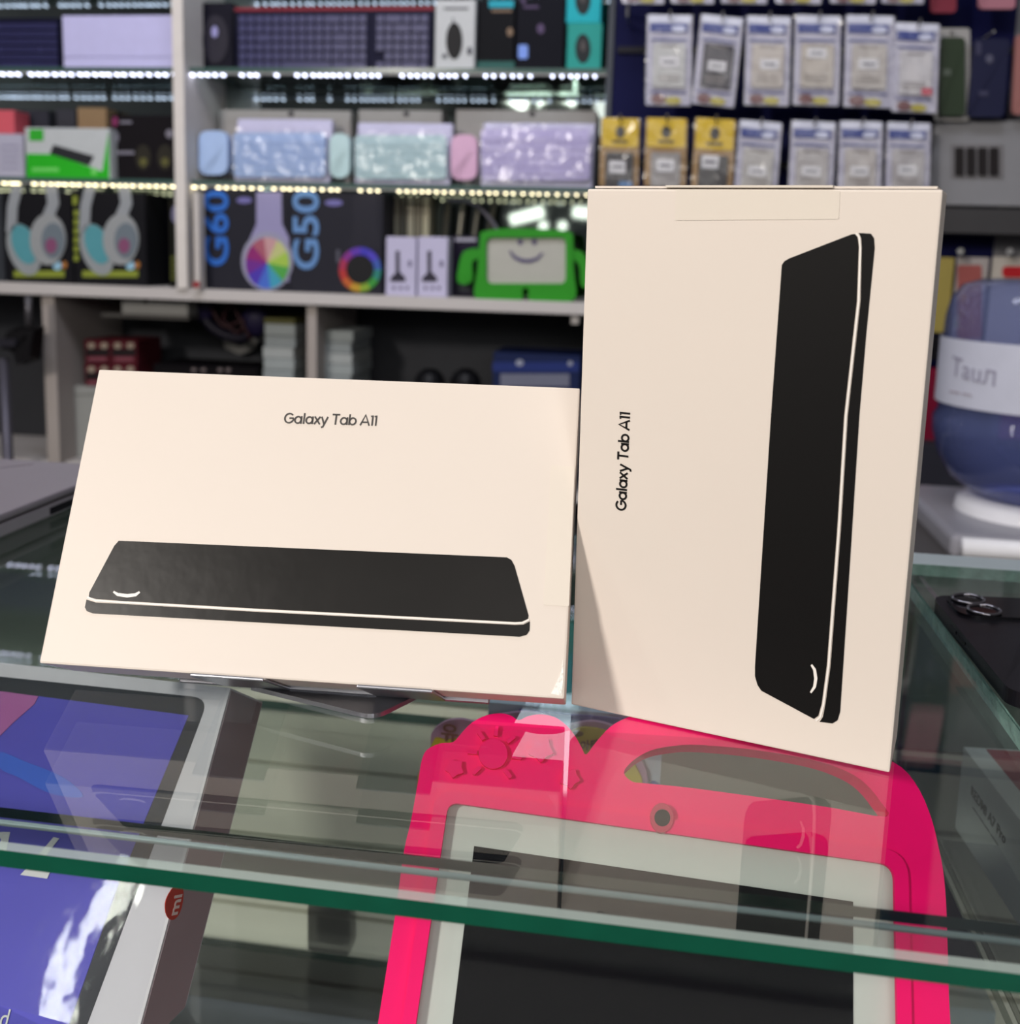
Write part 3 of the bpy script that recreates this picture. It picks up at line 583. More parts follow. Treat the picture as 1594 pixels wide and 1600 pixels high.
    if extra == 'blue': pl('blue_mark', [rnd(R(0.5, 0.92, 0.86, 1.0), 3)], 0.0098, 0.001, mat('5478a0'), 'blue mark')
    bm = BM(); P = [T(-0.03, -0.01), T(1.03, -0.01), T(1.03, 1.01), T(-0.03, 1.01)]; n, m_ = 8, 14; g = []
    for j in range(m_ + 1):
        for i in range(n + 1):
            a, b_ = V(P[0]).lerp(V(P[3]), j / m_), V(P[1]).lerp(V(P[2]), j / m_); q = a.lerp(b_, i / n)
            v = onY(q, Y - 0.013); v.y -= random.uniform(0, 0.006); g.append(bm.verts.new(v))
    for j in range(m_):
        for i in range(n): k = j * (n + 1) + i; bm.faces.new([g[k], g[k + 1], g[k + n + 2], g[k + n + 1]])
    obj('clear_bag', bm, G_BAG, t, 'crinkled clear bag', smooth=True)
    # peg it hangs on
    pg = BM(); e = onY(T(0.5, 0.035), Y); tube(pg, [V((e.x, 2.196, e.z)), V((e.x, Y - 0.02, e.z)), V((e.x, Y - 0.028, e.z + 0.008))], 0.0022, 8)
    tag(obj('peg_hook', pg, mat('9c9a98', 0.3, 0.9)), 'hook of the ' + label.replace('battery pack', 'pack').replace('yellow topped', 'yellow').replace(' of the lower hanging row', ', lower row').replace(' in the lower hanging row', ', lower row').replace(' in the top hanging row', ', top row').replace(' of the top hanging row', ', top row').replace('cut off by the top edge of the photo', 'at the photo top').replace(' above the top hanging row', '').replace(' with blue header', '').replace(' and grey battery', ''), 'hook', 'peg hooks on the board')
    return t
pack('battery pack with blue header and grey battery, leftmost of the top hanging row', 1012, 1082, 24, 165, 0.02, body='b0b0ac', lab=(0.5, 0.46))
pack('tilted battery pack with a dark battery, second in the top hanging row', 1096, 1162, 26, 166, 0.11, body='35333a', lab=(0.5, 0.50))
pack('battery pack with a beige battery, third in the top hanging row', 1167, 1236, 26, 165, 0.03, body='aea69c', lab=(0.55, 0.48))
pack('battery pack whose label sits high, fourth in the top hanging row', 1243, 1314, 25, 165, 0.03, body='aaa296', lab=(0.5, 0.36))
pack('battery pack with dotted blue line, fifth in the top hanging row', 1322, 1397, 25, 168, 0.03, body='aaa49c', lab=(0.5, 0.47))
pack('battery pack with a red mark, sixth and lowest hung in the top row', 1398, 1468, 37, 176, 0.04, body='b5b2b2', lab=None, extra='red')
pack('yellow topped battery pack with a dark battery, leftmost of the lower hanging row', 940, 1000, 185, 292, 0.03, 'yellow', '3c3a3a', (0.45, 0.62), extra='blue')
pack('yellow topped battery pack with a grey battery, second in the lower hanging row', 1010, 1074, 185, 292, 0.03, 'yellow', '8b8783', (0.5, 0.60))
pack('yellow topped battery pack with a black battery, third in the lower hanging row', 1087, 1150, 186, 300, 0.06, 'yellow', '2a2828', (0.42, 0.5))
pack('battery pack with blue header, leaning, next to the yellow topped packs', 1156, 1222, 190, 325, 0.08, body='a5a29c', lab=(0.5, 0.52))
pack('battery pack with blue header, fifth in the lower hanging row', 1237, 1306, 190, 325, 0.05, body='a29e9a', lab=(0.5, 0.52))
pack('battery pack with blue header, sixth in the lower hanging row', 1312, 1379, 190, 325, 0.03, body='a8a29c', lab=(0.5, 0.52))
pack('battery pack with blue header, rightmost of the lower hanging row', 1386, 1454, 192, 325, 0.03, body='a09c9a', lab=(0.5, 0.50))
for k, (x0, x1) in enumerate(((975, 1040), (1052, 1118), (1130, 1200), (1215, 1285), (1300, 1370), (1380, 1445))):
    pack('battery pack cut off by the top edge of the photo, %s' % ('leftmost', 'second from left', 'third from left', 'fourth from left', 'fifth from left', 'rightmost')[k], x0, x1, -130, 6, 0.02, body='8f8b88')
bm = BM(); e = onY((983, 20), 2.19); tube(bm, [e, V((e.x, 2.1, e.z)), V((e.x, 2.095, e.z + 0.02))], 0.0025, 8); tag(obj('peg_hook', bm, mat('b0b0b0', 0.3, 0.9)), 'empty steel peg hook on the navy board above the yellow packs', 'hook', 'peg hooks on the board')
bm = BM(); e = onY((983, 40), 2.19); tube(bm, [e, V((e.x, 2.1, e.z)), V((e.x, 2.095, e.z + 0.02))], 0.0025, 8); tag(obj('peg_hook', bm, mat('b0b0b0', 0.3, 0.9)), 'lower empty steel peg hook on the navy board above the yellow packs', 'hook', 'peg hooks on the board')
# phone cases
def pcase(label, x0, x1, y0, y1, h, Y=2.1, sl=0, bagged=False, dots=()):
    o = onY(((x0 + x1) / 2, y1), Y); t = thing('phone_case', label, 'phone case', o, 'phone cases hanging on the right')
    q = [(x0 + sl, y0), (x1 + sl, y0), (x1, y1), (x0, y1)]
    if bagged:
        bm = BM(); prism(bm, [onY(p, Y + 0.004) for p in rnd([(x0 + sl - 6, y0 - 16), (x1 + sl + 10, y0 - 16), (x1 + 9, y1 + 7), (x0 - 6, y1 + 7)], 6)], (0, 0.004, 0)); obj('package_card', bm, mat('8c8a88', 0.4), t)
    bm = BM(); prism(bm, [onY(p, Y) for p in rnd(q, 8)], (0, -0.010, 0)); bevel(bm, 0.002, 2); obj('case_back', bm, mat(h, 0.4), t)
    for nm, ps, mm in dots: printed(t, nm, ps, Y - 0.0105, mm, 0.0012, 0.0012)
    pg = BM(); e = onY(((x0 + x1) / 2 + sl, y0 - 9), Y); tube(pg, [V((e.x, 2.191, e.z)), V((e.x, Y - 0.02, e.z))], 0.002, 8); obj('hang_tab', pg, mat('8a8886', 0.4, 0.5), t)
pcase('dark green phone case in a clear framed package beside the top row of battery packs', 1466, 1506, 60, 182, '23301f', sl=-0, bagged=True, dots=(('small_print', [rect(1474, 108, 1486, 118)], mat('4d554c')),))
pcase('navy blue phone case with camera openings, between the green and the pink cases', 1510, 1566, 62, 184, '0d1030', sl=10, dots=(('camera_opening', [rnd(rect(1525, 66, 1533, 86), 3)], mat('34344a')), ('sensor_opening', [ell(1546, 92, 6, 7, 16)], mat('4a4a5c')), ('logo_print', [rect(1530, 142, 1544, 150)], mat('35354c'))))
pcase('dusty pink phone case at the right edge of the photo', 1579, 1640, 56, 180, '8a5c58', sl=6)
pcase('maroon phone case cut off by the top edge of the photo', 1452, 1492, -90, 22, '6a2030', sl=2)
pcase('rose pink phone case cut off by the top right corner', 1527, 1584, -90, 16, '95626e', sl=2)
c, b = carton('display_package', 'large silver grey package showing four black pieces in a window', 'package', 1456, 1640, 188, 322, 2.12, 0.03, '7d7d80', None)
printed(c, 'window_tray', [rect(1486, 226, 1568, 278)], b[2], mat('6a686a'), 0.002, 0.002)
for k in range(4): printed(c, 'black_piece', [rnd(rect(1492 + 18 * k, 231, 1505 + 18 * k, 274), 2)], b[2], mat('191516'), 0.008, 0.006)
c, b = carton('dark_shelf_box', 'dark charcoal shelf box under the silver package at the right', 'box', 1440, 1660, 326, 366, 2.1, 0.1, '3c3b3c', None)
for (x0, x1, hh, lb, cc2) in ((1496, 1538, '8b4a46', 'brick pink phone case card behind the blue water bottle', '8f8884'), (1552, 1640, 'a09890', 'cream phone case card with a red oval behind the water bottle', 'a19a90')):
    c, b = carton('case_card', lb, 'card', x0 - 6, x1 + 2, 402, 540, 2.1, 0.01, cc2, None)
    printed(c, 'coloured_front', [rnd(rect(x0, 414, x1 - 4, 530), 5)], b[2], mat(hh)) if x0 < 1500 else printed(c, 'red_oval', [rnd(rect(1566, 416, 1630, 434), 8)], b[2], mat('a01820'), label='red oval')
    bm = BM(); tube(bm, [onY((x0 + (5 if x0 < 1500 else 26), 392), 2.19), onY((x0 + (5 if x0 < 1500 else 26), 393), 2.05)], 0.006, 12); obj('hang_peg', bm, mat('c8c8c8', 0.15, 0.9), c)
c, b = carton('yellow_card', 'narrow olive yellow card just right of the upright carton', 'card', 1440, 1487, 402, 520, 2.09, 0.01, '8a7c42', None)
c, b = carton('black_block', 'black block beside the bottle label, right of the upright carton', 'block', 1440, 1480, 528, 562, 2.05, 0.05, '0d0c10', None)
c, b = carton('crimson_card', 'dark crimson card between the upright carton and the blue bottle', 'card', 1430, 1467, 575, 690, 2.06, 0.01, '6a1028', None)
c, b = carton('grey_card', 'grey card behind the blue bottle, right of the crimson card', 'card', 1468, 1530, 556, 700, 2.1, 0.01, '55534e', None)
c, b = carton('pink_card', 'raspberry pink card seen through the water bottle', 'card', 1566, 1680, 600, 690, 2.1, 0.01, 'a02860', None)
c, b = carton('shelf_cabinet', 'dark grey cabinet on the floor behind the water dispenser', 'cabinet', 1380, 1700, 700, 870, 2.0, 0.15, '2c2c33', -0.95)

# ------------------------------------------------------------------ water dispenser and bottle
dx0, dx1, dy0, dy1, dz = 0.366, 0.70, 1.35, 1.66, -0.125
t = thing('water_dispenser', 'white and silver water dispenser under the upturned blue bottle', 'water dispenser', ((dx0 + dx1) / 2, 1.5, -0.95))
bm = BM(); box(bm, dx0 + 0.02, dx1 - 0.02, dy0 + 0.02, dy1, -0.95, dz - 0.03); bevel(bm, 0.006, 2); obj('body', bm, mat('6e6c70', 0.4), t)
bm = BM(); box(bm, dx0, dx1, dy0, dy1, dz - 0.032, dz); bevel(bm, 0.012, 4); obj('top_cover', bm, mat('86858c', 0.3), t, smooth=False)
bm = BM(); tube(bm, [(dx0 + 0.012, dy0 - 0.004, dz - 0.014), (dx1 - 0.012, dy0 - 0.004, dz - 0.014)], 0.012, 16); obj('front_roll', bm, mat('d8d8dc', 0.25), t, 'bright white rolled front edge', smooth=True)
bm = BM(); box(bm, dx0 + 0.045, dx1 - 0.045, dy0 + 0.012, dy0 + 0.022, dz - 0.20, dz - 0.05); obj('front_recess', bm, mat('3a393c', 0.4), t)
jc = V((0.508, 1.5, 0))
bm = BM(); lathe(bm, jc + V((0, 0, dz)), [(0.10, 0.0), (0.098, 0.014), (0.085, 0.022), (0.06, 0.02), (0.055, 0.0)], 40, cap=False); obj('collar', bm, mat('d5d5da', 0.3), t, smooth=True)
jt = thing('water_bottle', 'large translucent blue water bottle standing upside down at the right edge', 'bottle', jc + V((0, 0, dz + 0.002)))
prof = [(0.028, -0.120), (0.05, -0.112), (0.085, -0.098), (0.112, -0.078), (0.128, -0.05), (0.137, -0.02), (0.138, 0.0), (0.132, 0.012), (0.135, 0.022), (0.134, 0.04), (0.132, 0.095), (0.134, 0.105), (0.133, 0.135), (0.128, 0.160), (0.115, 0.178), (0.09, 0.186), (0.02, 0.180)]
bm = BM(); lathe(bm, jc, prof, 64); obj('bottle_wall', bm, G_JUG, jt, smooth=True)
bm = BM(); lathe(bm, jc, [(r - 0.004, z) for r, z in prof if z < 0.06], 48); obj('water', bm, glass('bottle_water', (0.62, 0.66, 0.88), 0, 0.14, (0.16, 0.19, 0.42, 1), 1.33), jt, smooth=True)
def ringpt(px, py, r):      # point of the bottle's round wall under a pixel
    d = ray((px, py)); o = C0 - jc; a = d.x * d.x + d.y * d.y; b = 2 * (o.x * d.x + o.y * d.y); c = o.x * o.x + o.y * o.y - r * r
    k = (-b - math.sqrt(max(0, b * b - 4 * a * c))) / (2 * a); return C0 + d * k
zt, zb = 0.108, 0.022
bm = BM(); n = 40; R1, R2 = [], []
for k in range(n + 1):
    a = math.radians(160 + 170 * k / n); ct, sn = math.cos(a), math.sin(a)
    R1.append(bm.verts.new(jc + V((0.1365 * ct, 0.1365 * sn, zt)))); R2.append(bm.verts.new(jc + V((0.1365 * ct, 0.1365 * sn, zb))))
for k in range(n): bm.faces.new([R1[k], R1[k + 1], R2[k + 1], R2[k]])
lb = obj('label_band', bm, mat('b4b6c4', 0.5), jt, 'white paper label'); md = lb.modifiers.new('s', 'SOLIDIFY'); md.thickness = 0.0006; md.offset = 1
def on_label(nm, s, deg, z, h, m_, slope=0.0):
    bm = BM(); text(bm, s, (0, 0, 0), (1, 0, 0), (0, 1, 0), h, 0.0004)
    for v in bm.verts:
        a = math.radians(deg) + v.co.x / 0.1375; r = 0.1378 + v.co.z
        v.co = jc + V((r * math.cos(a), r * math.sin(a), z + v.co.y + slope * v.co.x))
    obj(nm, bm, m_, jt)
on_label('handwriting', 'Tau\u043b', 196, 0.062, 0.026, mat('8c8a9c'), -0.1)
on_label('label_print', '---- ---', 196, 0.036, 0.012, mat('8a7480')); on_label('label_print', '========', 238, 0.082, 0.014, mat('6c6e72')); on_label('label_print', '----', 240, 0.035, 0.014, mat('a04a48'))

# ------------------------------------------------------------------ glass counter
GX0, GX1, GY0, GY1 = -0.95, 0.166, 0.3055, 0.76
ZT = 0.0; TH = 0.008
ct = thing('glass_counter', 'glass display counter with thick green edges in the foreground', 'counter', (-0.35, 0.55, -0.95))
def edgebox(bm, x0, x1, y0, y1, z0, z1):
    fs = box(bm, x0, x1, y0, y1, z0, z1)
    for f in fs:
        f.normal_update(); f.material_index = 0 if abs(f.normal.z) > 0.5 else 1
bm = BM()
# top pane with ground front bevel: profile in YZ swept along X
pf = [(GY0 + 0.0020, 0), (GY0, -0.0018), (GY0, -TH), (GY1, -TH), (GY1, 0)]
A = [bm.verts.new((GX0, y, z)) for y, z in pf]; B = [bm.verts.new((GX1, y, z)) for y, z in pf]
for i in range(5):
    j = (i + 1) % 5; f = bm.faces.new([A[i], A[j], B[j], B[i]]); f.material_index = (2, 1, 0, 1, 0)[i]
f = bm.faces.new(A[::-1]); f.material_index = 1; f = bm.faces.new(B); f.material_index = 3
obj('glass_top', bm, [G_TOP, EDGE, G_BEVEL, mat('7fa096', 0.3, 0, 0.5, 120, bump=0.5)], ct)
def pane(nm, x0, x1, y0, y1, z0, z1, faces='y'):
    bm = BM(); fs = box(bm, x0, x1, y0, y1, z0, z1)
    for f in fs:
        f.normal_update(); f.material_index = 0 if abs(f.normal[{'x': 0, 'y': 1, 'z': 2}[faces]]) > 0.5 else 1
    return obj(nm, bm, [G_SIDE, mat('23443c', 0.12, 0, 0.1, 50, 0.6)], ct)
bm = BM(); fs = box(bm, GX0, GX1, 0.335, 0.3415, -0.9, -TH - 0.0005)
pane_f = bm
for f in fs: f.normal_update(); f.material_index = 0 if abs(f.normal.y) > 0.5 else 1
obj('front_pane', bm, [G_SIDE, mat('0f1e1b', 0.15, 0, 0.1, 50, 0.3)], ct)
bm = BM(); tube(bm, [(GX0, 0.3338, -TH - 0.0018), (GX1, 0.3338, -TH - 0.0018)], 0.0012, 8); obj('edge_highlight', bm, mat('9fb0b4', 0.2, 0.3), ct, 'pale rod drawn as the highlight along the front pane edge', smooth=True)  # highlight line of the pane corner, put in as a pale rod
pane('inner_shelf', GX0, 0.181, 0.352, 0.758, -0.157, -0.150, 'z')
bm = BM(); box(bm, GX0, 0.60, 0.335, 0.774, -0.95, -0.43); obj('base_cabinet', bm, mat('dfe6ee', 0.4, 0, 0.08, 6), ct)
bm = BM()
for k in range(9): 
    z1 = -0.15 - k * 0.032; box(bm, GX0, 0.60, 0.775 + (0.004 if k % 2 else 0), 0.79, z1 - 0.030, z1)
obj('slatted_back', bm, mat('d8d6c8', 0.5, 0, 0.12, 8), ct)
bm = BM(); box(bm, GX0, 0.60, 0.776, 0.79, -0.148, -0.009); obj('back_rail', bm, mat('76817a', 0.4, 0, 0.1, 10), ct)
pane('lower_shelf', GX0, 0.181, 0.42, 0.762, -0.372, -0.365, 'z')
bm = BM(); box(bm, 0.1825, 0.1855, 0.352, 0.758, -0.43, -TH - 0.001)
for f in bm.faces: f.normal_update(); f.material_index = 0 if abs(f.normal.x) > 0.5 else 1
obj('side_pane', bm, [G_SIDE, mat('6a5560', 0.15)], ct)  # mauve edge: mirrored pink put into the colour
# clear plastic hook on the slatted back
q = onY((520, 1455), 0.765); bm = BM(); box(bm, q.x - 0.018, q.x + 0.018, 0.752, 0.774, q.z - 0.012, q.z + 0.030); bevel(bm, 0.004, 2)
tag(obj('shelf_clip', bm, glass('clip_plastic', (0.97, 0.97, 0.96), 0.05, 0.04, (0.7, 0.7, 0.66, 1)), ct), None, None)
# right neighbour counter
rt = thing('side_counter', 'second glass counter at the right carrying the black phone', 'counter', (0.6, 0.55, -0.95))
bm = BM(); fs = box(bm, GX1 + 0.0015, 1.1, 0.31, 0.745, -TH, 0)
for f in fs: f.normal_update(); f.material_index = 0 if abs(f.normal.z) > 0.5 else 1
obj('glass_top', bm, [G_TOP, mat('7fa096', 0.3, 0, 0.5, 120, bump=0.5)], rt)
bm = BM(); box(bm, GX1 + 0.0015, 1.1, 0.7455, 0.775, -TH, 0.0); bevel(bm, 0.001, 1); obj('rear_edge_strip', bm, mat('b4bfc0', 0.35, 0.1), rt)
bm = BM(); fs = box(bm, 0.187, 1.1, 0.352, 0.758, -0.157, -0.150)
for f in fs: f.normal_update(); f.material_index = 0 if abs(f.normal.z) > 0.5 else 1
obj('inner_shelf', bm, [G_SIDE, mat('23443c', 0.12)], rt)
bm = BM(); box(bm, 0.187, 1.1, 0.759, 0.765, -0.158, -0.149); obj('shelf_edge', bm, mat('8c4a5c', 0.3), rt, 'rear shelf edge with painted pink reflection')  # glass edge coloured with the pink it reflects
bm = BM(); box(bm, 0.62, 1.1, 0.335, 0.78, -0.95, -0.43); obj('base_cabinet', bm, mat('6f7378', 0.4), rt)

# ------------------------------------------------------------------ the two cartons
CREAM = mat('d8cec4', 0.42, 0, 0.015, 14, bump=0.02); INK = mat('0d0c0c', 0.55, 0, 0.05, 30, spec=0.15); LINE = mat('e9e4dd', 0.4)
def show_carton(label, BLc, BRc, TLc, th, seal_px, prints, lean_n=None):
    BLc, BRc, TLc = V(BLc), V(BRc), V(TLc); u = BRc - BLc; v = TLc - BLc; v = v - u * (v.dot(u) / u.dot(u)); n = u.cross(v).normalized()
    t = thing('tablet_carton', label, 'carton', BLc + u * 0.5 - n * th * 0.5)
    bm = BM(); cub(bm, BLc, u, v, -n * th); bevel(bm, 0.0009, 2); obj('carton_body', bm, CREAM, t)
    def pl(nm, ps, lift, th2, m_, lb=None):
        bm = BM(); o = BLc + n * (lift - th2)
        for p in ps: prism(bm, [onP(q, o, n) for q in p], n * th2)
        return obj(nm, bm, m_, t, lb)
    for a in prints: pl(*a)
    return t, BLc, u.normalized(), v.normalized(), n, u.length, v.length, pl
SHEEN = mat('1b1a19', 0.3, 0, 0.25, 25, spec=0.1, bump=0.1)
tL, oL, uL, vL, nL, wL, hL, plL = show_carton('cream white tablet carton lying on its long side on a metal stand', (-0.2611, 0.4084, 0.0202), (-0.0320, 0.4196, 0.0208), (-0.2650, 0.4723, 0.1424), 0.034, None, [
    ('tablet_picture', [smooth_loop([(140, 926), (179, 853)], 1, False) + rnd([(186, 845), (792, 871)], 0) + [(799, 875), (804, 884), (826, 962), (825, 967), (815, 971.5), (805, 972), (400, 951), (189, 939), (150, 936), (139, 933)]], 0.0003, 0.0003, SHEEN),
    ('tablet_edge_line', [band([(136.5, 933), (150, 938.5), (189, 941), (400, 953.5), (600, 963.5), (805, 974), (818, 973), (827, 968)], 2.8)], 0.00045, 0.0002, LINE, 'white line'),
    ('tablet_side', [[(135.5, 937), (150, 941.5), (189, 943.5), (400, 956), (600, 966), (805, 976.5), (818, 976), (828, 971), (827.5, 985), (823, 992), (812, 995), (600, 983.5), (300, 967), (145, 958.5), (136, 955), (133, 949)]], 0.0003, 0.0003, SHEEN),
    ('camera_arc', [band([(177.5, 924.5), (184, 929), (199, 931), (212, 929.5), (218.5, 925)], [3, 5, 5.5, 5, 3])], 0.0005, 0.0002, LINE, 'white arc'),
    ('seal_sticker', [rnd([(861, 727), (898, 730), (889, 948), (849, 945)], 3)], 0.00025, 0.00025, mat('d8cfc3', 0.3, 0, 0.02)),
    ('corner_crease', [[(861, 1084), (868, 1070), (877, 1050), (880, 1030), (880.5, 1060), (878, 1087)]], 0.0002, 0.0002, mat('f4efe8', 0.3, bump=0.8, scale=300), 'crumpled pale corner')])
a, b_ = onP((443.5, 661.5), oL, nL), onP((589.5, 665.5), oL, nL)
bm = BM(); stroke_text(bm, 'Galaxy Tab A11', a, b_, vL, (onP((450, 645.5), oL, nL) - onP((450, 661.8), oL, nL)).length, 0.0003, 0.15); obj('lettering', bm, mat('4a4745', 0.4), tL, 'dark grey lettering Galaxy Tab A11')
tR, oR, uR, vR, nR, wR, hR, plR = show_carton('cream white tablet carton standing upright on the glass at the right', (-0.0320, 0.4605, 0.0006), (0.0999, 0.4229, 0.0006), (-0.0328, 0.4543, 0.2301), 0.034, None, [
    ('tablet_picture', [[(1222, 414), (1226, 408), (1234, 403.5), (1331, 366), (1336, 365.5), (1340, 370), (1342, 385), (1339, 470), (1319, 650), (1308, 830), (1292, 1040), (1284, 1100), (1279, 1118), (1272, 1123), (1190, 1079), (1184, 1070), (1180, 1056), (1180, 1041), (1205, 650)]], 0.0003, 0.0003, INK),
    ('tablet_edge_line', [band([(1338, 364.5), (1343, 371), (1344.5, 388), (1342, 470), (1332, 560), (1322, 650), (1311, 830), (1295, 1040), (1287, 1100), (1282, 1120), (1275, 1126)], 3.0)], 0.00045, 0.0002, LINE, 'white line'),
    ('tablet_side', [[(1342, 364), (1361, 365), (1366, 372), (1367, 388), (1354, 520), (1343, 650), (1327, 900), (1313, 1112), (1309, 1125), (1301, 1130), (1281, 1127.5), (1286, 1120), (1290, 1100), (1298, 1040), (1314, 830), (1325, 650), (1335, 560), (1345, 470), (1347, 388), (1346, 372)]], 0.0003, 0.0003, INK),
    ('camera_arc', [band([(1268, 1038.5), (1273, 1046), (1275, 1060), (1273, 1073), (1267, 1082)], [3, 4.5, 5, 4.5, 3])], 0.0005, 0.0002, LINE, 'white arc'),
    ('seal_sticker', [rnd([(1056, 297), (1313, 298), (1311, 342.5), (1055, 344.5)], 3)], 0.00025, 0.00025, mat('d8cfc3', 0.3, 0, 0.02))])
a, b_ = onP((978.5, 798), oR, nR), onP((985.0, 643.5), oR, nR)
bm = BM(); stroke_text(bm, 'Galaxy Tab A11', a, b_, nR.cross(b_ - a), (onP((962, 797), oR, nR) - a).length, 0.0003, 0.17); obj('lettering', bm, mat('1c1a1a', 0.4), tR, 'black lettering Galaxy Tab A11 reading upwards')
bm = BM(); o = oR + vR * (hR + 0.0003) + uR * 0.003 - nR * 0.0012; cub(bm, o, uR * (wR - 0.005), -nR * 0.031, vR * 0.0009 ); obj('top_flap', bm, CREAM, tR)
bm = BM(); o = oR + vR * (hR + 0.0006) + uR * 0.0335 + nR * 0.0003; cub(bm, o, uR * 0.0650, -nR * 0.02, vR * 0.0009); obj('seal_fold', bm, mat('d8cfc3', 0.3, 0, 0.02), tR)

# metal stand under the lying carton
st = thing('tablet_stand', 'folding grey metal stand with two lips under the lying carton', 'stand', (-0.14, 0.46, 0.0))
SM = mat('9a9ba2', 0.3, 0.9, 0.05, 60)
for (xa, xb) in ((0.083 - 0.012, 0.083 + 0.020), (0.143, 0.175)):
    bm = BM(); o = oL + uL * xa - vL * 0.0018 + nL * 0.007; cub(bm, o, uL * (xb - xa), vL * 0.0016, -nL * 0.046); bevel(bm, 0.0006, 2); obj('lip', bm, SM, st)
    bm = BM(); o = oL + uL * xa - vL * 0.0018 + nL * 0.0055; cub(bm, o, uL * (xb - xa), vL * 0.0042, nL * 0.0016); bevel(bm, 0.0005, 2)
bm.free()
bm = BM(); o = oL + uL * 0.05 - vL * 0.0018 - nL * 0.036; cub(bm, o, uL * 0.145, vL * 0.09, -nL * 0.002); bevel(bm, 0.0006, 1); obj('back_plate', bm, SM, st)
pts = [onZ(p, 0.0022) for p in rnd([(392, 1072), (585, 1119), (676, 1074)], [0, 22, 0], 8)]; bk = [V((-0.055, 0.50, 0.0022)), V((-0.20, 0.52, 0.0022))]
bm = BM(); prism(bm, pts + bk, (0, 0, -0.002)); bevel(bm, 0.0004, 1); obj('base_plate', bm, SM, st)
bm = BM(); A, B = V((-0.11, 0.50, 0.003)), oL + uL * 0.13 + vL * 0.05 - nL * 0.038; cub(bm, A, (0.06, 0, 0), (0, 0.003, 0), B - A + V((0, 0, 0))); obj('strut', bm, SM, st)

# grey laptop at the left on the glass
lt = thing('laptop', 'closed grey laptop lying on the counter at the left edge', 'laptop', (-0.64, 0.66, 0.0))
LG = mat('8f8890', 0.4, 0.3, 0.04, 30); x1, y1_ = -0.437, 0.815
bm = BM(); box(bm, -0.80, x1, 0.53, y1_, 0.001, 0.011); bevel(bm, 0.002, 2); obj('base', bm, mat('8a868c', 0.45, 0.1), lt)
bm = BM(); box(bm, -0.80, x1 + 0.001, 0.53, y1_, 0.0125, 0.018); bevel(bm, 0.002, 2); obj('lid', bm, LG, lt)
bm = BM(); cub(bm, (-0.70, 0.545, 0.0180), (0.0012, 0, 0), (0.19, 0.255, 0), (0, 0, 0.0003)); obj('lid_seam', bm, mat('5d575c', 0.5), lt)
bm = BM(); box(bm, x1 - 0.006, x1 + 0.0006, 0.705, 0.745, 0.003, 0.008); obj('port', bm, mat('141318', 0.5), lt, 'dark port opening')

# black phone on the side counter
pt = thing('mobile_phone', 'black phone lying face down with two camera rings on the side counter', 'phone', (0.2, 0.6, 0.0))
pu, pv = V((0.995, 0.10, 0)).normalized(), V((0.012, -1, 0)).normalized(); k0 = V((0.1672, 0.648, 0.0))
def ph(u, v, z): return k0 + pu * u + pv * v + V((0, 0, z))
PH = mat('131217', 0.28, 0.1, 0.05, 40)
bm = BM(); prism(bm, [ph(x, y, 0.0003) for x, y in rnd([(0, 0), (0.0715, 0), (0.0715, 0.147), (0, 0.147)], 0.012, 8)], (0, 0, 0.0076)); bevel(bm, 0.0016, 3); obj('phone_body', bm, PH, pt)
bm = BM(); prism(bm, [ph(x, y, 0.0078) for x, y in rnd([(0.006, 0.003), (0.066, 0.003), (0.066, 0.040), (0.006, 0.040)], 0.011, 8)], (0, 0, 0.0016)); bevel(bm, 0.0006, 2); obj('camera_plateau', bm, mat('0e0d12', 0.12, 0, 0.05), pt)
for i, (x, y) in enumerate(((0.018, 0.0125), (0.0215, 0.0315))):
    bm = BM(); bmesh.ops.create_circle; tube(bm, [ph(x + 0.0088 * math.cos(a), y + 0.0088 * math.sin(a), 0.0105) for a in [k * math.pi / 16 for k in range(32)]], 0.0009, 8, True); rg = obj('camera_ring', bm, mat('8f8c92', 0.15, 0.9), pt, 'bright metal camera ring', smooth=True)
    bm = BM(); prism(bm, [ph(x + 0.0082 * math.cos(a), y + 0.0082 * math.sin(a), 0.009) for a in [k * math.pi / 16 for k in range(32)]], (0, 0, 0.0012)); obj('camera_lens', bm, mat('08070b', 0.05), rg)
for y in (0.045, 0.062):
    bm = BM(); cub(bm, ph(-0.0005, y, 0.0035), pu * 0.001, pv * 0.011, (0, 0, 0.0018)); obj('side_button', bm, mat('060608', 0.3), pt)

# ------------------------------------------------------------------ inside the case
# blue tablet box, in film
e1 = -V((0.0555, 0.5621, 0.8252)).normalized(); e2 = -V((0.9707, -0.2238, 0.0872)).normalized(); nb = e1.cross(e2).normalized()
if nb.z < 0: nb = -nb
K = C0 + (V((-0.2168, 0.5113, -0.03)) - C0) * 0.936
xt = thing('tablet_box', 'white tablet box with a blue violet screen picture, leaning in the case at the left', 'box', (-0.29, 0.45, -0.15))
def xp_(u, v, z=0.0): return K + e1 * u + e2 * v + nb * z
def xlow(v, z=0.0):
    P = xp_(0, v, z); return P + e1 * ((-0.1492 - P.z) / e1.z)
bm = BM(); q8 = [bm.verts.new(p) for p in (xp_(0, 0), xp_(0, 0.20), xlow(0.20), xlow(0), xp_(0, 0, -0.031), xp_(0, 0.20, -0.031), xlow(0.20, -0.031), xlow(0, -0.031))]
for q in ((0, 1, 2, 3), (4, 5, 6, 7), (0, 1, 5, 4), (1, 2, 6, 5), (2, 3, 7, 6), (3, 0, 4, 7)): bm.faces.new([q8[i] for i in q])
obj('box_body', bm, mat('cfcdd2', 0.35), xt)
def xl(p, z=0.0005): return onP(p, K + nb * z, nb)
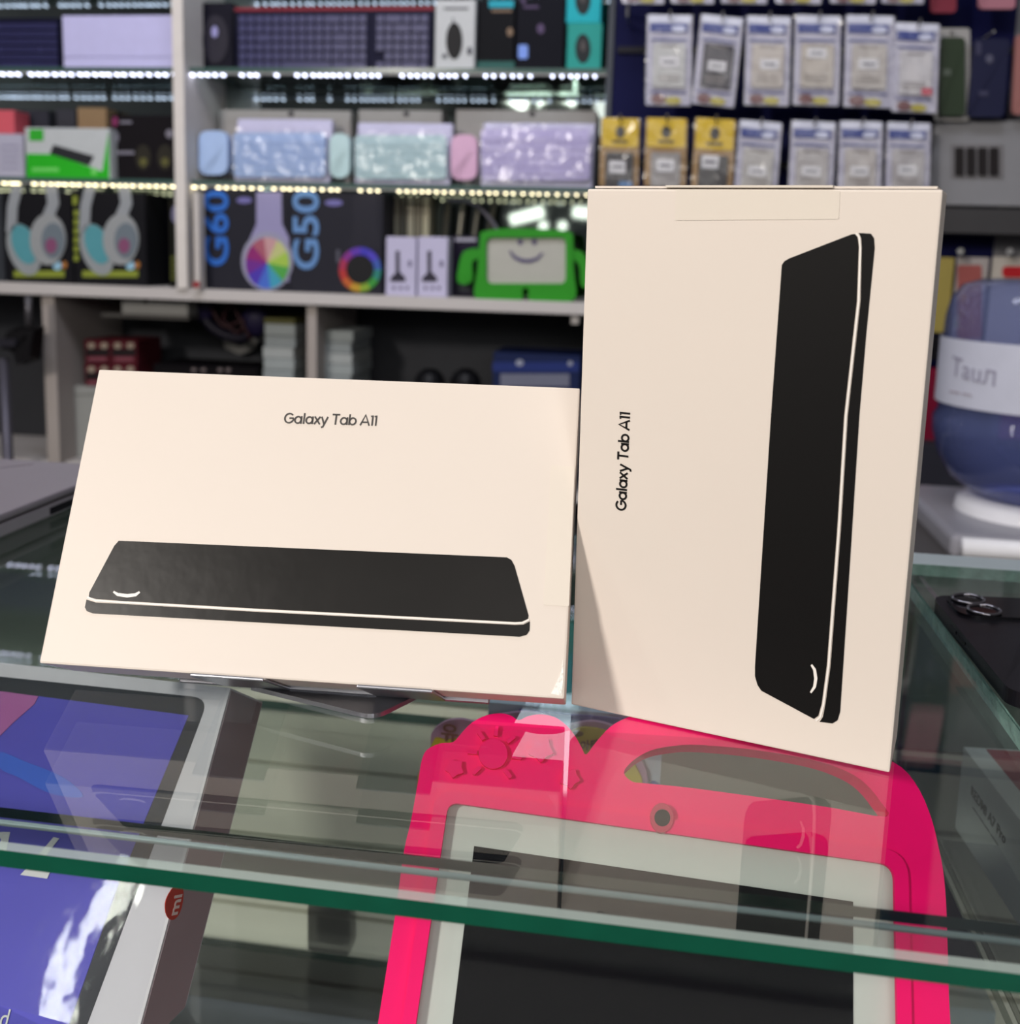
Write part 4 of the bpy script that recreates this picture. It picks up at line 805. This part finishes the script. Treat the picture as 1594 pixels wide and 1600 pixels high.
bm = BM(); prism(bm, [xl(p, 0) for p in rnd([(-80, 1049), (326, 1091), (133, 1610), (-80, 1610)], [0, 26, 0, 0], 8)], nb * 0.0004); obj('tablet_picture', bm, mat('2d3036', 0.3), xt)
bm = BM(); prism(bm, [xl(p, 0.0004) for p in [(-80, 1070), (295, 1118), (185, 1382), (105, 1610), (-80, 1610)]], nb * 0.0003); SCR = mat('5450b6', 0.3, 0, 0.18, 9); obj('screen_picture', bm, SCR, xt, 'blue violet screen picture')
bm = BM(); prism(bm, [xl(p, 0.0009) for p in [(0, 1080), (60, 1088), (54, 1100), (20, 1130), (0, 1150)]], nb * 0.0002); obj('pink_swirl', bm, mat('a8609c', 0.35, 0, 0.1, 8), xt, 'pink swirl')
bm = BM(); prism(bm, [xl(p, 0.0009) for p in smooth_loop([(0, 1175), (40, 1190), (100, 1215), (130, 1245), (80, 1240), (30, 1215), (0, 1200)], 4)], nb * 0.0002); obj('blue_swirl', bm, mat('3d62c8', 0.35, 0, 0.1, 8), xt, 'lighter blue swirl')
bm = BM(); prism(bm, [xl(p, 0.001) for p in [(33, 1367), (50, 1350), (88, 1311), (68, 1308), (90, 1310), (62, 1350), (57, 1357), (79, 1361), (74, 1373)]], nb * 0.0002)
bm.free(); bm = BM()
prism(bm, [xl(p, 0.001) for p in [(32, 1367), (48, 1350), (84, 1308), (93, 1310), (56, 1357), (79, 1361), (74, 1373)]], nb * 0.0002)
prism(bm, [xl(p, 0.001) for p in [(-20, 1300), (16, 1300), (10, 1330), (-8, 1360), (-16, 1356), (0, 1330), (2, 1310), (-20, 1310)]], nb * 0.0002)
obj('numeral', bm, mat('d9d9d6', 0.4), xt)
bm = BM(); text(bm, 'Pad', xl((-30, 1600), 0.001), xl((40, 1612)) - xl((0, 1606)), xl((12, 1560)) - xl((0, 1606)), 0.008, 0.0002); obj('lettering', bm, mat('d9d9d6', 0.4), xt)
bm = BM(); prism(bm, [xp_(0.001, -0.0001, -0.001), xlow(-0.0001, -0.001), xlow(-0.0001, -0.030), xp_(0.001, -0.0001, -0.030)], e2 * -0.0003); obj('side_print', bm, mat('97848a', 0.4), xt, 'mauve grey side')
def onside(p): return onP(p, K - e2 * 0.0008, e2)
lg = [onside(p) for p in smooth_loop([(273, 1384), (283, 1382), (287, 1395), (284, 1418), (276, 1434), (266, 1437), (259, 1425), (260, 1405)], 3)]
bm = BM(); prism(bm, lg, e2 * 0.0004); lo = obj('logo_badge', bm, mat('b8382c', 0.4), xt, 'red rounded logo badge')
bm = BM()
for p in ([(266, 1428), (269, 1428), (273, 1412), (276, 1412), (274, 1420), (277, 1421), (281, 1409), (270, 1405), ],): pass
a, b_ = onside((268.5, 1429)), onside((277, 1395)); fit_text(bm, 'mi', onside((276, 1430)), onside((284, 1398)), onside((262, 1418)) - onside((280, 1414)), (onside((265, 1416)) - onside((279, 1414))).length * 0.9, 0.0003, 0.02)
obj('logo_lettering', bm, mat('dcc8c4', 0.4), lo)
bm = BM(); n, m_ = 40, 24; g = []
for j in range(m_ + 1):
    for i in range(n + 1): g.append(bm.verts.new(xp_(0.155 * i / n, 0.20 * j / m_, 0.0022 + random.uniform(0, 0.00008) + 0.0003 * math.sin(i * 0.35 + j * 0.2))))
for j in range(m_):
    for i in range(n): k = j * (n + 1) + i; bm.faces.new([g[k], g[k + 1], g[k + n + 2], g[k + n + 1]])
obj('film', bm, G_WRAP, xt, 'shiny wrinkled clear film', smooth=True)

# pink children's tablet
upv = V((0.027, 0.5552, 0.8313)).normalized(); wv = V((0.9981, 0.0317, -0.0535)).normalized(); nv = wv.cross(upv)
PA = C0 + (V((-0.0753, 0.4016, -0.0217)) - C0) * (0.187 / 0.175)
# ease the lean a little so the handle clears the glass
qt = Matrix.Rotation(math.radians(-5.0), 3, wv); upv = qt @ upv; nv = qt @ nv
def pk(p, d=0.0): return onP(p, PA + nv * d, nv)
def plane_pts(ps, d): return [pk(p, d) for p in ps]
kt = thing('kids_tablet', 'childrens tablet in a hot pink silicone case with a handle, inside the counter', 'tablet', PA - upv * 0.125 + wv * 0.09)
PINK = mat('ff006e', 0.5, 0, 0.02, 20, spec=0.12)
outer = [(625, 1430), (637.6, 1337), (647, 1296), (654, 1258), (660, 1224), (664, 1200), (672, 1183), (692, 1173), (712, 1171), (725, 1157), (741, 1141), (763, 1130), (785, 1127), (801, 1131), (812, 1137.5), (826, 1131.5), (845, 1128.6), (867, 1133), (885, 1146), (898, 1162), (908, 1180), (914.6, 1190), (929, 1172), (951, 1148), (976, 1134), (998, 1128), (1030, 1128), (1100, 1136), (1200, 1150), (1290, 1168), (1350, 1188), (1395, 1210), (1422, 1245), (1440, 1289), (1449.5, 1328), (1457, 1367), (1461, 1411), (1463, 1470), (1465, 1559)]
hole = [(972, 1218), (981, 1204), (998, 1191), (1017, 1182.5), (1040, 1178), (1074, 1175), (1135, 1179), (1205, 1188), (1270, 1201), (1314, 1217.5), (1340, 1235), (1361.5, 1261), (1371.5, 1285), (1292, 1272), (1205, 1259), (1074, 1241), (1004.5, 1234), (984, 1231)]
win = rnd([(702, 1257), (1394, 1355), (1393, 1640), (650, 1640)], [16, 22, 1, 1], 6)
def loop3(ps, d): return [pk(p, d) for p in ps]
outer_s = smooth_loop([(600, 1610)] + outer + [(1466, 1640), (1466, 1690), (590, 1690)], 3)
hole_s = smooth_loop(hole, 3)
# foot: bring the bottom edge of the case down to the inner shelf
zb = -0.1488
def foot(px, d):
    P = pk((px, 1600), d); Q = P - upv * ((P.z - zb) / upv.z); return Q
def case_outline(d):
    L = [pk(p, d) for p in smooth_loop(outer, 3, False)]
    return L + [foot(1466, d), foot(601, d) ]
wd = lambda d: [pk(p, d) for p in rnd([(702, 1257), (1394, 1355), (1393, 1600), (655, 1600)], [16, 22, 0, 0], 6)]
def window(d, g=0):
    A_ = [pk(p, d) for p in rnd([(655, 1600), (703 - g, 1257 - g), (1393 + g, 1355 - g), (1393 + g, 1600)], [0, 16 + g, 22 + g, 0], 6)][1:-1]
    rb, lb_ = pk((1393 + g, 1600), d), pk((655 - g, 1600), d)
    dn = rb.z - (zb + 0.012 * 1) ; dn2 = lb_.z - (zb + 0.012)
    return A_ + [rb - upv * (dn / upv.z), lb_ - upv * (dn2 / upv.z)]
bm = BM(); prism(bm, case_outline(-0.012), nv * 0.0145, [window(-0.012), [pk(p, -0.012) for p in hole_s]]); bevel(bm, 0.0012, 2); obj('case', bm, PINK, kt, 'hot pink silicone case')
bm = BM(); prism(bm, window(0.0020, 24), nv * 0.0028, [window(0.0020, 2)]); bevel(bm, 0.0009, 2); obj('raised_rim', bm, PINK, kt)
bz = rnd([(690, 1245), (1402, 1342), (1410, 1600), (640, 1600)], 0)
A_ = [pk(p, -0.001) for p in [(690, 1246), (1402, 1344)]]; B_ = [foot(1410, -0.001) + upv * 0.006, foot(640, -0.001) + upv * 0.006]
bm = BM(); prism(bm, A_ + B_, nv * -0.0075); obj('tablet_body', bm, mat('c4c8c4', 0.3), kt, 'pale grey white bezel')
sc = [pk((741, 1322), -0.0008), pk((1333, 1409), -0.0008), pk((1332, 1600), -0.0008) - upv * 0.012, pk((708, 1600), -0.0008) - upv * 0.012]
bm = BM(); prism(bm, sc, nv * 0.0003); obj('screen', bm, mat('05060d', 0.08, spec=0.06), kt, 'black glossy screen')
def motif(nm, ps, d=0.0022, h=0.0030):
    bm = BM()
    for p in ps: prism(bm, loop3(p, d), nv * h)
    bevel(bm, 0.0005, 1); return obj(nm, bm, PINK, kt)
sun = [ell(771, 1180, 22.5, 23.5)]
for (x, y) in ((776, 1144), (799, 1157), (808, 1185), (794, 1211), (745, 1206), (738, 1177), (752, 1151)):
    d = (V((x, y)) - V((771, 1180))).normalized(); s = V((-d.y, d.x)); c_ = V((x, y)); sun.append([tuple(c_ + d * a * 8 + s * b * 3) for a, b in ((-1, -1), (-1, 1), (0.8, 1), (1, 0), (0.8, -1))])
motif('sun_motif', sun)
def star(cx, cy, r, rot): return smooth_loop([(cx + (r if k % 2 == 0 else r * 0.72) * math.cos(rot + k * math.pi / 5), cy + (r if k % 2 == 0 else r * 0.72) * math.sin(rot + k * math.pi / 5)) for k in range(10)], 3)
for (cx, cy, r, rot) in ((845, 1173, 20, 0.3), (711, 1202, 15.5, 0.5), (890, 1218, 16.5, 0.2)): motif('star_motif', [star(cx, cy, r, rot)])
bm = BM(); prism(bm, loop3(ell(1033, 1280, 18, 23), 0.0024), nv * 0.0036, [loop3(ell(1034, 1280, 12.5, 13.5), 0.0024)]); bevel(bm, 0.0004, 1); obj('camera_ring', bm, mat('c23a58', 0.4), kt, 'dull red ring round the camera')
bm = BM(); prism(bm, loop3(ell(1034, 1280, 12.5, 13.5), 0.0022), nv * 0.0033); obj('front_camera', bm, mat('0b1012', 0.45, spec=0.1), kt, 'black camera lens')

# printed card box behind the pink tablet
Yk = 0.60
q0, q1 = onY((690, 1150), Yk), onY((1033, 1200), Yk); kb = thing('toy_tablet_box', 'colourful cloud printed box standing behind the pink tablet in the case', 'box', ((q0.x + q1.x) / 2, Yk + 0.01, -0.15))
ztop = onY((870, 1107), Yk).z
bm = BM(); prism(bm, [V((onY((763, 1150), Yk).x, Yk, -0.1495)), V((q1.x, Yk, -0.1495)), V((q1.x, Yk, ztop)), V((onY((763, 1110), Yk).x, Yk, ztop))], (0, 0.022, 0)); obj('box_body', bm, mat('b9c9d8', 0.4), kb)
printed(kb, 'blue_panel', [[(812, 1108), (975, 1122), (976, 1200), (900, 1200), (812, 1160)]], Yk, mat('3c3f9c', 0.4), 0.0012, 0.0010, 'blue panel')
cl = smooth_loop([(672, 1250), (673, 1165), (676, 1143), (695, 1128), (719, 1124), (745, 1128), (775, 1118), (810, 1113), (835, 1114), (860, 1122), (880, 1135), (890, 1133), (925, 1127), (960, 1136), (985, 1155), (992, 1250)], 4)
bm = BM(); prism(bm, [onY(p, Yk - 0.004) for p in cl], (0, 0.0025, 0)); obj('cloud_panel', bm, mat('b48fae', 0.4), kb, 'lilac cloud panel')
yl = smooth_loop([(673, 1260), (676, 1160), (700, 1155), (735, 1148), (760, 1132), (800, 1125), (830, 1130), (850, 1140), (885, 1160), (892, 1142), (915, 1135), (950, 1142), (978, 1165), (985, 1260)], 4)
printed(kb, 'yellow_panel', [yl], Yk - 0.0042, mat('c0b228', 0.4), 0.001, 0.001, 'yellow cloud panel')
bm = BM(); p = onY((688, 1154), Yk - 0.0056); text(bm, '\uc720', p, onY((738, 1160), Yk) - onY((688, 1154), Yk), UZ, 0.009, 0.0004, offset=0.02)
p = onY((905, 1172), Yk - 0.0056); text(bm, '\uc544\ud0dc', p, onY((960, 1166), Yk) - onY((905, 1172), Yk), UZ, 0.005, 0.0004, offset=0.02)
obj('lettering', bm, mat('6b4430', 0.4), kb)
printed(kb, 'oval_badge', [ell(902, 1146, 10, 4, 16)], Yk - 0.0052, mat('6a5520'))
printed(kb, 'side_cloud', [smooth_loop([(984, 1240), (984, 1222), (996, 1220), (1008, 1227), (1020, 1220), (1031, 1226), (1031, 1240)], 3)], Yk, mat('5570b8'))

# white phone box standing in the side case
P0, P1 = V((0.2000, 0.668, -0.1495)), V((0.2075, 0.572, -0.1495)); d1 = (P1 - P0).normalized(); r1 = V((-d1.y, d1.x, 0)) * -1
if r1.x < 0: r1 = -r1
wb = thing('phone_box', 'white phone box with a red top and dark lettering inside the right case', 'box', P0 + d1 * 0.08 + r1 * 0.04)
bm = BM(); cub(bm, P0, d1 * 0.168, r1 * 0.088, (0, 0, 0.055)); bevel(bm, 0.001, 2); obj('box_body', bm, mat('d4d8d7', 0.4), wb)
bm = BM(); cub(bm, P0 + V((0, 0, 0.055)) + r1 * 0.013 + d1 * 0.003, d1 * 0.16, r1 * 0.07, (0, 0, 0.0004)); obj('red_top', bm, mat('a01838', 0.4), wb, 'crimson top face')
def wf(p): return onP(p, P0 - r1 * 0.0002, r1)
bm = BM(); fit_text(bm, 'REDMI A7 Pro', wf((1517, 1240)), wf((1570, 1319)), UZ, 0.0062, 0.0003, 0.012)
fit_text(bm, 'xxxxxxxxxxxx xxxxx', wf((1520, 1262)), wf((1560, 1322)), UZ, 0.0014, 0.0002)
obj('lettering', bm, mat('33363a', 0.4), wb)
# thin black slab flat on the inner shelf beside the pink tablet
bm = BM(); cub(bm, (0.145, 0.515, -0.1495), (0.033, 0, 0), (0, 0.13, 0), (0, 0, 0.004)); bevel(bm, 0.001, 1); tag(obj('dark_slab', bm, mat('17121c', 0.3)), 'black flat slab lying beside the right rim of the pink tablet', 'slab')
# stacked boxes low in the case at the right
q = onZ((1480, 1548), -0.30); zf = -0.43
for i, (z0, z1, hh, lb, x0, x1) in enumerate(((-0.43, -0.312, 'b39a94', 'dusty pink box at the bottom of the low stack under the green glass edge', 1467, 1566), (-0.312, -0.2975, '8fa6bc', 'pale blue flat box in the low stack under the green glass edge', 1467, 1560), (-0.2975, -0.288, 'b08a8a', 'small pink flat box on top of the low stack', 1468, 1525))):
    Yq = 0.70; X0, X1 = onY((x0, 1560), Yq).x, onY((x1, 1560), Yq).x
    bm = BM(); box(bm, X0, X1, Yq + (0.02 if i == 2 else 0), Yq + 0.055, z0, z1); bevel(bm, 0.001, 1); tag(obj('flat_box', bm, mat(hh, 0.4)), lb, 'box', 'low stack of boxes in the right case')
# tube on a stand, added to make the glare streak on the blue box film
A, B = V((-2.04, -0.72, 0.74)), V((-2.22, -0.96, 0.42))
fl = thing('streak_lamp', 'slanted glowing tube on a thin pole, added for the streak on the blue box', 'lamp', (B.x, B.y, -0.95))
bm = BM(); tube(bm, [A, B], 0.034, 12); obj('tube', bm, mat('fffdf4', 0.4, emit=30), fl, smooth=True)
bm = BM(); tube(bm, [(B.x, B.y, -0.95), B], 0.012, 8); obj('pole', bm, mat('444444', 0.4), fl)
bm = BM(); lathe(bm, (B.x, B.y, -0.95), [(0.14, 0), (0.14, 0.015), (0.02, 0.03)], 24); obj('base', bm, mat('333333', 0.4), fl)
